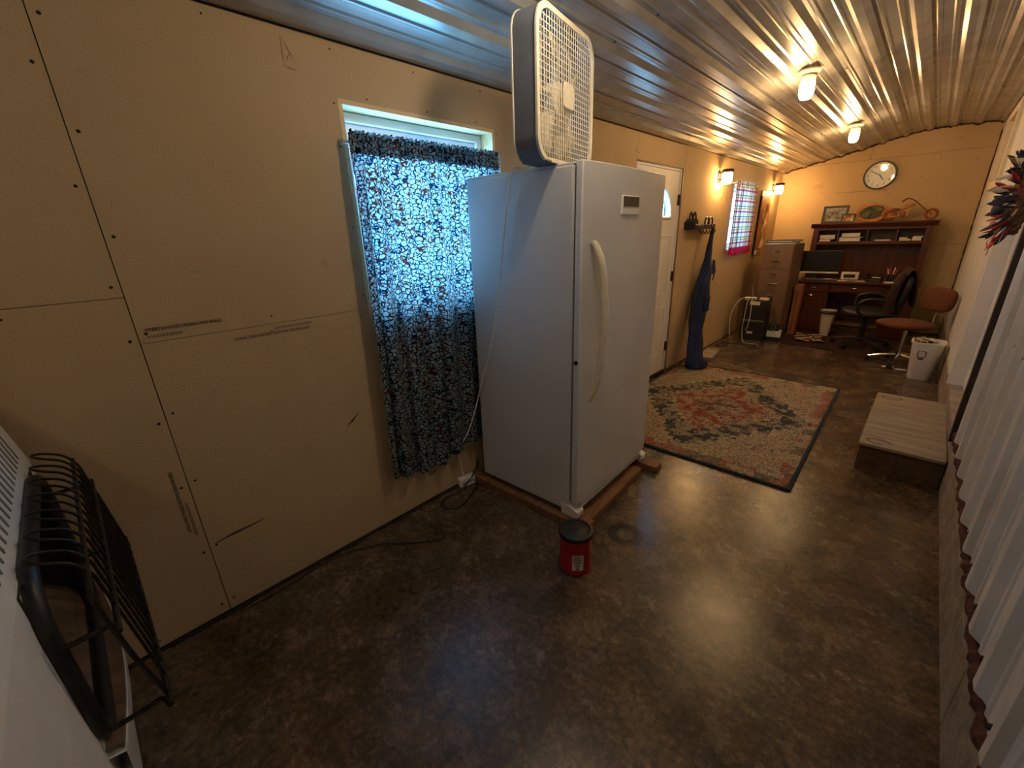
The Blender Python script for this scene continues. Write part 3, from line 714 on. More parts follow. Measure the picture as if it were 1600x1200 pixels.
# outlet box by the wall and black leads on the floor
t = thing('outlet_box', 'small white outlet adapter lying at the wall behind the curtain', 'outlet', (.035, 1.46, 0.0), math.radians(-8))
obj('housing', G().box(-.02, .025, -.055, .055, .002, .062), PLW, t, bevel=.005)
obj('socket', G().box(.024, .026, -.045, .045, .026, .034), GREYP, t)
cd = spline([(.075, 1.50, .03), (.11, 1.49, .012), (.14, 1.42, .006), (.19, 1.30, .006), (.16, 1.22, .006), (.095, 1.215, .006), (.06, 1.27, .006), (.07, 1.38, .007), (.06, 1.48, .05), (.075, 1.525, .12), (.085, 1.53, .17), (.07, 1.535, .10)], 7)
tag(obj('power_cord', G().tube(cd, .0052, 8), BLK, smooth=True), 'black lead coiled on the floor by the white outlet adapter', 'cord')
cd = spline([(.045, .20, .006), (.05, .33, .006), (.035, .5, .006), (.05, .65, .006), (.09, .72, .006), (.13, .80, .006), (.20, .86, .006), (.29, .96, .006), (.335, 1.03, .006), (.30, 1.06, .006), (.27, 1.07, .006)], 7)
tag(obj('power_cord', G().tube(cd, .0032, 7), BLK, smooth=True), 'thin black wire trailing over the floor along the drywall', 'cord')

# ================================================================== COFFEE CAN
cn = thing('coffee_can', 'red coffee can with black lid on the concrete before the freezer', 'can', (.967, 1.352, 0), .25)
R_ = .077; H_ = .198
obj('shell', G().lathe([(R_-.004, 0), (R_, .004), (R_, .02), (R_-.0015, .024), (R_-.0015, H_-.03), (R_, H_-.025), (R_, H_)], 40), REDP, cn, smooth=True)
obj('lid', G().lathe([(R_+.003, H_-.014), (R_+.004, H_+.002), (R_+.001, H_+.008), (R_-.008, H_+.009), (R_-.011, H_+.003), (.03, H_+.002), (.026, H_+.004), (0, H_+.004)], 40), BLK, cn, smooth=True)
def on_can(name, a0, a1, z0, z1, m, par, q_=.0012):
    g = G().grid(lambda uu, vv: ((R_+q_)*math.cos(a0+(a1-a0)*uu), (R_+q_)*math.sin(a0+(a1-a0)*uu), z0+(z1-z0)*vv), 10, 1); return obj(name, g, m, par, smooth='all')
AC = math.radians(-62)
lb = on_can('label', AC-.32, AC+.36, .032, .118, mat('label_white', (.74, .72, .68), .5, var=.04), cn)
for i in range(5): on_can('text_line', AC-.27, AC+.30-.08*(i % 2), .108-.009*i, .112-.009*i, INK, lb, .002)
for i in range(9): on_can('barcode_bar', AC-.14+.033*i, AC-.14+.033*i+(.024 if i % 3 == 0 else .013), .050, .066, BLK, lb, .002)
on_can('text_line', AC-.08, AC+.12, .036, .045, INK, lb, .002)
on_can('stripe', AC+.62, AC+.66, .02, H_-.03, mat('dark_red', (.09, .004, .005), .4), cn)

# ================================================================== HEATER at lower left
ht = thing('cabinet_heater', 'white cabinet heater with black wire guard in the left foreground', 'heater', (0, 0, 0))
HW = mat('heater_enamel', (.80, .79, .77), .38, var=.06, scale=6, bump=.15, bscale=260)
X0, X1, Y0, Y1 = .055, 1.22, -.56, -.205
ox0, ox1, oz0, oz1 = .150, .825, .485, .925
g = G()
fy = lambda z_: Y1 - max(0, z_-.90)*.17 - max(0, .40-z_)*.05
zs = [.02, .2, .40, oz0, oz1, .99, 1.06, 1.12]
# front shell with the opening
for a, b in zip(zs, zs[1:]):
    spans = [(X0, ox0), (ox1, X1)] if (a >= oz0-1e-6 and b <= oz1+1e-6) else [(X0, X1)]
    for p, q_ in spans:
        g.add([(p, fy(a), a), (q_, fy(a), a), (q_, fy(b), b), (p, fy(b), b)], [(0, 1, 2, 3)][:1])
tz = 1.12; ty = fy(tz)
prof = [(Y0, .02)] + [(fy(z_), z_) for z_ in zs] + [(ty-.02, 1.15), (ty-.07, 1.17), (Y0, 1.17)]
for xx, rev in ((X0, 1), (X1, 0)):
    v = [(xx, a, b) for a, b in prof]; g.add(v, [tuple(range(len(v)))[::-1] if rev else tuple(range(len(v)))])
back = [(ty, 1.12), (ty-.02, 1.15), (ty-.07, 1.17), (Y0, 1.17), (Y0, .02), (fy(.02), .02)]
for (a, b), (c_, d_) in zip(back, back[1:]): g.add([(X0, a, b), (X1, a, b), (X1, c_, d_), (X0, c_, d_)], [(0, 1, 2, 3)])
for cx_, cz_, a0, kx, kz in ((ox1-.11, oz1-.11, 0, ox1, oz1), (ox0+.11, oz1-.11, PI/2, ox0, oz1), (ox0+.11, oz0+.11, PI, ox0, oz0), (ox1-.11, oz0+.11, 1.5*PI, ox1, oz0)):
    yl = lambda z_: Y1-.00425*(z_-oz0)/(oz1-oz0); av = [(cx_+.11*math.cos(a0+PI/2*i/8), yl(cz_+.11*math.sin(a0+PI/2*i/8)), cz_+.11*math.sin(a0+PI/2*i/8)) for i in range(9)]
    g.add([(kx, yl(kz), kz)]+av, [(0, i+1, i+2) for i in range(8)])
bd = obj('body', g, HW, ht, smooth=True)
obj('plinth', G().box(X0+.03, X1-.03, Y0+.03, Y1-.03, 0, .03), BLK, ht)
SLOT = mat('louver_grey', (.17, .165, .155), .6)
sm = G().prism(rrect(-.0065, .0065, .965, 1.108, .006, 3), -.004, .0015, 'y')
me = sm.mesh('louver_slot'); me.materials.append(SLOT)
for i in range(24):
    xx = .15+.040*i; s_ = obj('louver_slot', me, SLOT, bd, loc=(xx, fy(.955)+.955*math.tan(.168), 0), rot=(0, 0, 0)); s_.rotation_euler = (math.atan(.17), 0, 0); s_.location = (xx, fy(1.03)-.0005+1.03*math.sin(math.atan(.17)), 1.03-1.03*math.cos(math.atan(.17)))
# black rim round the opening
rim = [(a, b) for a, b in rrect(ox0, ox1, oz0, oz1, .11, 10)]
obj('rim', G().tube([(a, Y1+.006, b) for a, b in rim], .017, 10, closed=True), BLK, ht, smooth=True)
REFL = mat('brown_plate_reflection', (.20, .125, .07), .35, metal=.2, var=.35, scale=9)  # plaque brown, with the mirrored floor put into the base colour
obj('reflector', G().add([(ox0, Y1, oz0), (ox1, Y1, oz0), (ox1, Y1-.16, oz0+.16), (ox0, Y1-.16, oz0+.16), (ox0, Y1-.17, oz1), (ox1, Y1-.17, oz1)], [(0, 1, 2, 3), (3, 2, 5, 4)]), REFL, ht)
obj('liner', G().add([(ox1, Y1, oz0), (ox1, Y1-.17, oz0), (ox1, Y1-.17, oz1), (ox1, Y1, oz1), (ox0, Y1, oz0), (ox0, Y1-.17, oz0), (ox0, Y1-.17, oz1), (ox0, Y1, oz1)], [(0, 1, 2, 3), (7, 6, 5, 4), (3, 2, 6, 7)]), BLK, ht)
# front tray lip bowed outward
g = G()
for e in range(13):
    uu = e/12; xx = ox0+(ox1-ox0)*uu; bw = .050*math.sin(PI*(.18+.64*uu))
    g.v += [(xx, Y1-.02, oz0+.012), (xx, Y1+bw, oz0-.004), (xx, Y1+bw, oz0-.016), (xx, Y1-.02, oz0-.006)]
for e in range(12): g.f += [tuple(4*e+i for i in (a, b))+tuple(4*(e+1)+i for i in (b, a)) for a, b in ((0, 1), (1, 2), (2, 3), (3, 0))]
obj('tray', g, REFL, ht)
g = G()
for e in range(13):
    uu = e/12; xx = ox0-.01+(ox1-ox0+.02)*uu; bw = .052*math.sin(PI*(.18+.64*uu))
    g.v += [(xx, Y1-.01, oz0-.006), (xx, Y1+bw, oz0-.016), (xx, Y1+bw*.9, oz0-.07), (xx, Y1-.01, oz0-.13)]
for e in range(12): g.f += [tuple(4*e+i for i in (a, b))+tuple(4*(e+1)+i for i in (b, a)) for a, b in ((0, 1), (1, 2), (2, 3))]
obj('lower_lip', g, HW, ht, smooth=True)
bn = obj('burner', G().cyl((ox0+.05, Y1-.09, oz0+.12), (ox1-.03, Y1-.09, oz0+.12), .022, n=14), BLKM, ht, smooth=True)
pts = [(ox1-.07+.0022*i*.5, Y1-.06+.02*math.cos(i*.9), oz0+.055+.02*math.sin(i*.9)) for i in range(46)]
obj('igniter_spring', G().tube(pts, .004, 6), STEEL, ht, smooth=True)
# wire guard
gd = obj('guard_bar', G().tube([(.06, -.125, .893), (.87, -.122, .893)], .005, 8), RUST, ht, smooth=True)
obj('guard_bar', G().tube(spline([(.06, Y1, .80), (.062, -.118, .795), (.08, -.107, .79), (.81, -.107, .79), (.834, -.118, .79), (.834, Y1, .79)], 4), .0058, 8), RUST, ht, smooth=True)
obj('guard_bar', G().tube(spline([(.06, Y1, .55), (.062, -.10, .547), (.08, -.085, .545), (.81, -.083, .545), (.832, -.098, .545), (.834, Y1+.02, .545)], 4), .0058, 8), RUST, ht, smooth=True)
obj('guard_bar', G().tube([(.07, -.098, .66), (.55, -.098, .66)], .0045, 8), RUST, ht, smooth=True)
for i in range(7):
    xa = .095+.104*i; xb = xa+.052
    pts = [(xa, -.080, .54), (xa, -.100, .74), (xa, -.112, .84)]
    up = spline(pts + [(xa, -.118, .885), (xa, -.140, .925), (xa+.004, -.178, .948), ((xa+xb)/2, -.196, .956), (xb-.004, -.178, .948), (xb, -.140, .925), (xb, -.118, .885)] + [(xb, p[1], p[2]) for p in pts[::-1]], 5)
    obj('guard_wire', G().tube(up, .0034, 7), RUST, ht, smooth=True)
obj('guard_wire', G().tube(spline([(.865, -.122, .893), (.868, -.12, .87), (.850, -.105, .70), (.828, -.084, .545)], 6), .005, 8), RUST, ht, smooth=True)

# ================================================================== RUG, STEP, BOARD
rg = thing('area_rug', 'faded red and blue medallion rug on the concrete beside the freezer', 'rug', (.815, 3.775, 0), math.radians(.9))
g = G().grid(lambda uu, vv: (-.75+1.5*uu, -1.1+2.2*vv, .008+.0015*math.sin(uu*17+vv*9)*math.sin(vv*23)), 30, 40); obj('pile', g, RUG, rg, smooth='all', solid=.006)
for nm, p, q_ in (('binding', (-.75, -1.1), (.75, -1.1)), ('binding', (.75, -1.1), (.75, 1.1)), ('binding', (.75, 1.1), (-.75, 1.1)), ('binding', (-.75, 1.1), (-.75, -1.1))):
    pts = [(p[0]+(q_[0]-p[0])*i/30, p[1]+(q_[1]-p[1])*i/30, .009+.001*math.sin(i*2.2)) for i in range(31)]
    obj(nm, G().tube(pts, .0125, 8, flat=.62), RUGB, rg, smooth=True)
st = thing('wooden_step', 'low plywood step box against the curb below the white door', 'step', (1.835, 3.275, 0), math.radians(-.5))
obj('top_board', G().prism(rrect(-.008, .395, -.03, 1.12, .022, 5), .172, .192, 'z'), PLY, st, bevel=.003)
obj('side_board', G().box(.0, .395, -.012, .008, 0, .172), DKW, st, bevel=.002); obj('side_board', G().box(.0, .395, 1.08, 1.10, 0, .172), DKW, st, bevel=.002)
obj('front_board', G().box(.0, .018, .008, 1.08, 0, .172), DKW, st, bevel=.002); obj('rear_board', G().box(.377, .395, .008, 1.08, 0, .172), LUMB, st)
for cx_, cy_, a0 in ((.085, .045, .2), (.085, 1.02, 2.2)):
    arc = [(cx_+.058*math.cos(a0+t*.24), cy_+.040*math.sin(a0+t*.24), .1925) for t in range(21)]
    obj('ring_mark', G().tube(arc, .005, 6, flat=.3), mat('dark_stain', (.07, .045, .03), .8), st)
tag(obj('scrap_board', G().box(-.075, .075, -.23, .23, 0, .035), PLY, bevel=.003, loc=(.165, 5.36, 0), rot=(0, 0, .12)), 'short scrap board lying on the floor behind the blue overalls', 'board')

# ================================================================== HOOK RACK AND OVERALLS
hk = thing('hook_rack', 'black scrolled metal wall rack with hooks holding the overalls', 'rack', (0, 4.60, 1.50))
obj('shelf', G().box(.0, .115, 0, .56, 0, .008), BLKM, hk, bevel=.002)
obj('front_rail', G().tube([(.115, 0, .045), (.115, .56, .045)], .004, 8).tube([(.115, 0, .004), (.115, 0, .045)], .004, 6).tube([(.115, .56, .004), (.115, .56, .045)], .004, 6), BLKM, hk)
obj('front_band', G().box(.112, .118, 0, .56, .0, .03), BLKM, hk)
obj('end_plate', G().box(0, .115, -.004, .004, 0, .075), BLKM, hk)
for i, (yy, hh, ww) in enumerate([(.035, .10, .028), (.11, .172, .042), (.205, .172, .042), (.275, .10, .028)]):
    pts = spline([(.02, yy-ww, .01), (.02, yy-ww, hh*.6), (.02, yy, hh), (.02, yy+ww, hh*.6), (.02, yy+ww*.3, hh*.28), (.02, yy-ww*.2, hh*.45), (.02, yy+ww*.2, hh*.62)], 6)
    obj('scroll', G().tube(pts, .009, 8), BLKM, hk, smooth=True)
for i in range(6):
    a_ = .06*i; obj('rail_scroll', G().tube([(.115, .05+.09*i+.028*math.cos(t*.5), .026+.018*math.sin(t*.5)) for t in range(13)], .005, 6, closed=True), BLKM, hk)
for yy in (.30, .40, .50, .585):
    obj('hook', G().tube(spline([(.05, yy, .0), (.06, yy, -.03), (.085, yy+.004, -.048), (.11, yy+.008, -.035), (.118, yy+.01, -.008)], 5), .0045, 8), BLKM, hk, smooth=True)
t = thing('round_loops', 'pair of dark round loops lying on the black wall rack', 'loops', (.07, 5.03, 1.508))
for dy in (-.0, .115): obj('eyecup', G().tube([(0, dy+.055*math.cos(a*.45), .058+.055*math.sin(a*.45)) for a in range(14)], .009, 8, closed=True), BLK, t, smooth=True)
obj('bridge', G().box(-.01, .012, .045, .072, .045, .062), BLK, t)
t = thing('small_metal_items', 'small silver metal items heaped on the black wall rack', 'metal items', (.06, 4.86, 1.508))
for i in range(6):
    a_ = random.uniform(0, 3); m_ = Matrix.Translation((random.uniform(-.02, .02), -.05+.025*i, .008+.004*(i % 3))) @ Matrix.Rotation(a_, 4, 'Z') @ Matrix.Rotation(.5*(i % 2), 4, 'X')
    obj('key', G().cyl((0, 0, 0), (0, 0, .003), .013, n=12).box(.01, .05, -.004, .004, 0, .003).xf(m_), CHROME, t)
ov = thing('overalls', 'dark blue work overalls hanging from the rack down to the floor', 'overalls', (.10, 5.13, .016))
# one cloth body: strap -> bib -> legs
def body(uu, vv):
    keys = [(0, -.36, .15, .12), (.04, -.40, .145, .10), (.12, -.37, .125, .085), (.25, -.33, .135, .085), (.36, -.26, .15, .085), (.5, -.165, .155, .085), (.6, -.115, .135, .08), (.70, -.055, .095, .065), (.78, -.035, .055, .04), (.88, -.01, .036, .028), (1, .03, .022, .02)]
    for (a, ya, wa, ta), (b, yb_, wb_, tb) in zip(keys, keys[1:]):
        if vv <= b: t_ = (vv-a)/(b-a); yc = ya+(yb_-ya)*t_; wv_ = wa+(wb_-wa)*t_; tk = ta+(tb-ta)*t_; break
    a_ = uu*2*PI; fold = 1+.13*math.sin(3*a_+vv*5)+.10*math.sin(5*a_-vv*11)+.05*math.sin(vv*38+a_*2)
    xb = .12*(1-vv)**2
    return (xb+tk*fold*math.cos(a_)*.8, yc+wv_*fold*math.sin(a_)*.9, .004+1.50*vv)
obj('denim_body', G().grid(body, 48, 60), DENIM, ov, smooth='all')
obj('bib_flap', G().grid(lambda uu, vv: (.045+.012*math.sin(uu*5), .01+.17*uu*(1-.35*abs(vv-.5)*2), 1.155-.14*vv-.12*uu*(.5+vv)*.6), 8, 8), DENIM, ov, smooth='all', solid=.004)
obj('pocket', G().grid(lambda uu, vv: (.115+.03*math.sin(PI*uu), -.30+.13*uu, .62+.16*vv), 6, 6), DENIM, ov, smooth='all', solid=.004)
obj('buckle', G().box(.055, .062, -.045, -.005, 1.03, 1.045), CHROME, ov)
obj('leg_cuff', G().grid(lambda uu, vv: (.135+(.105+.01*vv)*math.cos(uu*6.283), -.375+(.145+.008*math.sin(uu*13))*math.sin(uu*6.283), .002+.035*vv), 32, 3), DENIM, ov, smooth='all', solid=.004)

# ================================================================== WALL ORNAMENTS
ck = thing('wall_clock', 'round black-rimmed wall clock with white face', 'clock', (1.19, YB-.002, 2.115))
obj('rim', G().lathe([(.160, 0), (.178, 0), (.181, .018), (.174, .034), (.163, .034), (.160, .02), (.160, 0)], 56, caps=False).xf(Matrix.Rotation(PI/2, 4, 'X')), BLK, ck, smooth=True)
fc_ = obj('face', G().cyl((0, -.004, 0), (0, -.012, 0), .163, n=56), mat('clock_face', (.74, .74, .73), .35, var=.03), ck)
CM = lambda x_, z_, y_=-.0125: Matrix.Translation((x_, y_, z_)) @ Matrix.Rotation(PI/2, 4, 'X')
for h in range(1, 13):
    a_ = PI/2-h*PI/6; text('numeral', str(h), .042, BLK, fc_, CM(.127*math.cos(a_), .127*math.sin(a_)))
for nm, a_, L_, w_ in (('hour_hand', PI/2-(4+50/60)*PI/6, .075, .005), ('minute_hand', PI/2-50*PI/30, .108, .0038)):
    obj(nm, G().box(-.015, L_, -.017, -.0145, -w_, w_).xf(Matrix.Rotation(-a_, 4, 'Y')), BLK, ck)
obj('crystal', G().cyl((0, -.024, 0), (0, -.026, 0), .161, n=56), pane('clock_glass', .012), ck)
pq = thing('wooden_plaque', 'tall narrow wooden plaque with pale markings on left wall', 'plaque', (0, 7.40, 1.11))
obj('board', G().box(.002, .026, -.25, .25, 0, .87), CRAFT, pq, bevel=.004)
obj('dark_edge', G().box(.002, .034, -.25, -.215, .0, .80), CRAFTD, pq, bevel=.004)
PALE = mat('pale_carving', (.62, .44, .24), .6)
sp = spline([(.03, -.05, .08), (.032, .02, .20), (.034, -.04, .34), (.034, .04, .46), (.034, .06, .56)], 6)
obj('carved_figure', G().tube(sp, [.022+.014*math.sin(i*.5) for i in range(len(sp))], 8, flat=.6), PALE, pq, smooth=True)
obj('carved_limb', G().tube(spline([(.032, .02, .42), (.034, -.08, .50), (.032, -.10, .62)], 6), .012, 8), PALE, pq, smooth=True)
obj('carved_limb', G().tube(spline([(.032, .05, .52), (.034, .12, .60), (.032, .08, .70)], 6), .012, 8), PALE, pq, smooth=True)
obj('clip', G().box(.026, .05, -.25, -.19, .0, .06), PLW, pq, bevel=.004)

# ================================================================== FILING CABINET
fc = thing('filing_cabinet', 'tall tan four drawer steel filing cabinet beside the desk', 'cabinet', (.245, 6.75, 0))
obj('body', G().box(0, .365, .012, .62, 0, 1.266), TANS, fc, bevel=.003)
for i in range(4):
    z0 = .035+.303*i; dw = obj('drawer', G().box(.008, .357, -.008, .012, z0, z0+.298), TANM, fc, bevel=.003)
    lh = obj('label_holder', G().box(.135, .225, -.012, -.008, z0+.205, z0+.212).box(.135, .225, -.012, -.008, z0+.252, z0+.259).box(.135, .142, -.012, -.008, z0+.212, z0+.252).box(.218, .225, -.012, -.008, z0+.212, z0+.252), STEEL, dw)
    obj('label_card', G().box(.141, .219, -.0095, -.0078, z0+.211, z0+.253), mat('brown_card', (.10, .06, .035), .7), dw)
    obj('pull', G().tube(spline([(.12, -.008, z0+.125), (.13, -.03, z0+.118), (.18, -.036, z0+.115), (.23, -.03, z0+.118), (.24, -.008, z0+.125)], 5), .0075, 8), CHROME, dw, smooth=True)
    obj('lock', G().cyl((.18, -.008, z0+.04), (.18, -.016, z0+.04), .008, n=12), CHROME, dw)
for i, (yy, a_, z_, lab) in enumerate([(7.02, .06, 1.268, 'flat black binder at the bottom on the filing cabinet'), (7.06, -.10, 1.292, 'thin black binder lying on another on the filing cabinet')]):
    b_ = thing('binder', lab, 'binder', (.425, yy, z_), a_, 'binders on the filing cabinet')
    obj('cover', G().box(-.16, .16, -.22, .22, 0, .004).box(-.16, .16, -.22, .22, .018, .022).box(-.16, -.154, -.22, .22, 0, .022), BLKR, b_, bevel=.001); obj('paper_block', G().box(-.15, .155, -.215, .215, .004, .018), PAPER, b_)
tag(obj('cable_loop', G().tube(spline([(.26, 6.82, 1.272), (.30, 6.765, 1.273), (.40, 6.762, 1.274), (.44, 6.764, 1.274)], 6), .005, 7), PLW, smooth=True), 'short grey cable on the front edge of the filing cabinet', 'cable')

# ================================================================== DESK WITH HUTCH
dk = thing('desk', 'dark cherry desk along the far wall', 'desk', (0, 0, 0))
obj('desk_top', G().box(.56, 1.92, 7.44, 8.17, .715, .745), CHERRY, dk, bevel=.005)
pd = obj('pedestal', G().box(.60, .985, 7.50, 8.15, .0, .715), CHERRYZ, dk, bevel=.003)
d_ = obj('drawer', G().box(.612, .975, 7.485, 7.502, .585, .705), CHERRY, pd, bevel=.003)
obj('knob', G().ell((.79, 7.476, .645), .034, .012, .012), CHROME, d_, smooth=True)
d_ = obj('cabinet_door', G().box(.612, .975, 7.485, 7.502, .04, .575), CHERRYZ, pd, bevel=.003)
obj('door_panel', G().box(.66, .927, 7.478, 7.487, .09, .50), CHERRYZ, d_, bevel=.004); obj('knob', G().ell((.775, 7.474, .535), .034, .012, .012), CHROME, d_, smooth=True)
obj('apron', G().box(.985, 1.62, 7.51, 7.53, .585, .715), CHERRY, dk)
d_ = obj('drawer', G().box(1.0, 1.56, 7.49, 7.51, .60, .705), CHERRY, dk, bevel=.003); obj('knob', G().ell((1.27, 7.480, .655), .036, .012, .012), CHROME, d_, smooth=True)
obj('right_pedestal', G().box(1.60, 1.90, 7.50, 8.15, 0, .715), CHERRYZ, dk, bevel=.003)
obj('modesty_panel', G().box(.985, 1.60, 8.02, 8.04, .15, .715), CHERRY, dk)
hu = thing('hutch', 'dark cherry hutch with open pigeonholes standing on the desk', 'hutch', (0, 0, .746))
z0 = .746; HX0, HX1, HY0, HY1 = .60, 1.885, 7.86, 8.165
obj('side_panel', G().box(HX0, HX0+.07, HY0, HY1, 0, .715), CHERRYZ, hu, bevel=.004); obj('side_panel', G().box(HX1-.07, HX1, HY0, HY1, 0, .715), CHERRYZ, hu, bevel=.004)
obj('back_panel', G().box(HX0+.06, HX1-.06, HY1-.012, HY1, .0, .70), CHERRYZ, hu)
obj('shelf', G().box(HX0+.07, HX1-.07, HY0+.005, HY1-.012, .475, .515), CHERRY, hu, bevel=.003)
obj('top_rail', G().box(HX0+.07, HX1-.07, HY0+.005, HY1-.012, .668, .70), CHERRY, hu, bevel=.003)
obj('crown', G().prism([(HY0-.04, .765), (HY0-.04, .75), (HY0-.005, .70), (HY1, .70), (HY1, .765)], HX0-.035, HX1+.035, 'x'), CHERRY, hu, bevel=.004)
for xx in (.905, 1.235, 1.545): obj('divider', G().box(xx-.008, xx+.008, HY0+.015, HY1-.012, .515, .668), CHERRYZ, hu)
SH = z0+.515
def bookstack(x0, items, grp):
    z = SH+.001
    for (w_, h_, dpt, colr_, lab, dx) in items:
        b_ = thing('book', lab, 'book', (x0+dx, HY0+.03, z), 0, grp); cm = mat('book_cover_'+colr_[0], colr_[1], .5)
        obj('cover', G().box(0, w_, 0, dpt, 0, .003).box(0, w_, 0, dpt, h_-.003, h_).box(0, .004, 0, dpt, .003, h_-.003), cm, b_); obj('pages', G().box(.004, w_-.004, .003, dpt-.003, .003, h_-.003), PAPER, b_); z += h_+.0008
c_w = ('white', (.70, .67, .60)); c_r = ('red', (.42, .015, .02)); c_k = ('black', (.02, .02, .022)); c_t = ('tan', (.50, .38, .25)); c_b = ('blue', (.05, .08, .14))
bookstack(.685, [(.14, .028, .18, c_r, 'red book at the bottom of the leftmost hutch pigeonhole', 0), (.185, .022, .2, c_k, 'thin black book above the red one in the hutch', .005), (.185, .036, .2, c_w, 'thick white book on top of the leftmost hutch stack', .002)], 'books in the hutch')
bookstack(.925, [(.24, .045, .2, c_w, 'thick pale book at the bottom of the second pigeonhole', .0), (.27, .012, .2, c_k, 'thin dark folder between two pale books in the hutch', .0), (.21, .05, .2, c_t, 'thick tan book topmost of the second hutch stack', .02)], 'books in the hutch')
bookstack(1.32, [(.17, .016, .16, c_w, 'single white booklet lying in the third hutch pigeonhole', 0)], 'books in the hutch')
bookstack(1.575, [(.12, .022, .16, c_t, 'tan booklet low in the rightmost hutch pigeonhole', 0), (.085, .018, .14, c_w, 'small pale booklet on the tan one at right in the hutch', .0)], 'books in the hutch')
bookstack(1.705, [(.095, .042, .16, c_w, 'small thick white book at the right end of the hutch', .0), (.10, .012, .16, c_w, 'thin white notebook atop the rightmost book of the hutch', .005)], 'books in the hutch')
# things on the hutch
ZH = z0+.7652
def frame(x, w_, h_, lab, cols, y_, tilt=.12):
    t = thing('picture_frame', lab, 'picture frame', (x, y_, ZH+.001), 0, 'picture frames on the hutch', rot=(-tilt, 0, 0))
    b = .028 if w_ > .2 else .018
    obj('moulding', G().box(0, w_, 0, .016, 0, b).box(0, w_, 0, .016, h_-b, h_).box(0, b, 0, .016, b, h_-b).box(w_-b, w_, 0, .016, b, h_-b), BLK, t, bevel=.002)
    obj('picture', G().box(b, w_-b, .006, .011, b, h_-b), printed('photo_'+cols[0], cols[1], 14), t)
    obj('easel_back', G().box(w_*.4, w_*.6, .016, .02, .0, h_*.7).xf(Matrix.Rotation(.0, 4, 'X')), BLK, t)
frame(.655, .30, .235, 'large black picture frame with a pale picture on the hutch', ('a', [(.03, .03, .03), (.10, .10, .09), (.30, .27, .22), (.28, .33, .38), (.45, .48, .50)]), 7.95)
frame(.895, .16, .120, 'small black picture frame leaning before the larger one', ('b', [(.03, .02, .015), (.30, .14, .06), (.55, .42, .25), (.7, .62, .48)]), 7.885)
pl = thing('octagonal_plaque', 'octagonal wooden plaque with oval dark landscape painting on hutch', 'plaque', (1.215, 8.0, ZH+.001), 0, rot=(-.12, 0, 0))
oc = []
for i in range(16):
    a_ = PI/8+2*PI*i/16; q_ = 1+.06*math.sin(i*2.7); oc.append((.185*math.cos(a_)*q_*(1.0 if i % 2 == 0 else .98), .128+.125*math.sin(a_)*q_))
mz = min(b for a, b in oc); oc = [(a, b-mz) for a, b in oc]
obj('slab', G().prism(oc, 0, .022, 'y'), CRAFT, pl, bevel=.004)
obj('painting', G().prism([(.135*math.cos(2*PI*i/28), .125+.083*math.sin(2*PI*i/28+.12)) for i in range(28)], -.003, .001, 'y'), printed('photo_c', [(.012, .014, .010), (.035, .045, .02), (.13, .13, .06), (.22, .24, .20)], 16), pl)
obj('painting_rim', G().tube([(.138*math.cos(2*PI*i/32), -.002, .125+.086*math.sin(2*PI*i/32+.12)) for i in range(32)], .005, 6, closed=True), CRAFTD, pl)
mc = thing('toy_motorcycle', 'carved wooden chopper motorcycle model on the right of the hutch', 'model motorcycle', (1.36, 7.93, ZH+.0005))
def wheel(x, z, q_, nm='wheel'):
    wv_ = obj(nm, G().tube([(x+q_*math.cos(2*PI*i/24), 0, z+q_*math.sin(2*PI*i/24)) for i in range(24)], .016, 8, closed=True), CRAFTD, mc, smooth=True)
    obj('hub', G().cyl((x, -.02, z), (x, .02, z), .016, n=12), CRAFT, wv_)
    for k in range(3): a_ = PI*k/3; obj('spoke', G().tube([(x+q_*math.cos(a_), 0, z+q_*math.sin(a_)), (x-q_*math.cos(a_), 0, z-q_*math.sin(a_))], .005, 6), CRAFT, wv_)
wheel(.055, .071, .055); wheel(.465, .071, .055)
obj('fork', G().tube([(.465, -.025, .071), (.27, -.025, .245)], .007, 8), CRAFTD, mc); obj('fork', G().tube([(.465, .025, .071), (.27, .025, .245)], .007, 8), CRAFTD, mc)
obj('handlebar', G().tube(spline([(.15, -.07, .235), (.20, -.06, .275), (.27, 0, .245), (.20, .06, .275), (.15, .07, .235)], 6), .007, 8), CRAFTD, mc, smooth=True)
for pts in ([(.055, 0, .071), (.22, 0, .045), (.29, 0, .20)], [(.055, 0, .071), (.15, 0, .14), (.29, 0, .205)], [(.15, 0, .14), (.22, 0, .045)]): obj('frame_tube', G().tube(pts, .008, 8), CRAFT, mc)
obj('fuel_tank', G().ell((.215, 0, .175), .062, .028, .028).xf(Matrix.Translation((.215, 0, .175)) @ Matrix.Rotation(-.5, 4, 'Y') @ Matrix.Translation((-.215, 0, -.175))), CRAFT, mc, smooth=True)
obj('engine', G().box(.15, .21, -.03, .03, .055, .12), CRAFTD, mc, bevel=.01); obj('seat', G().ell((.10, 0, .145), .055, .03, .018), CRAFTD, mc, smooth=True)
obj('fender', G().tube([(.055+.085*math.cos(a), 0, .071+.085*math.sin(a)) for a in [PI*.25+PI*.7*i/10 for i in range(11)]], .012, 6), CRAFT, mc, smooth=True)
obj('exhaust', G().tube([(.17, -.035, .06), (.02, -.04, .045)], .010, 8), CRAFT, mc)
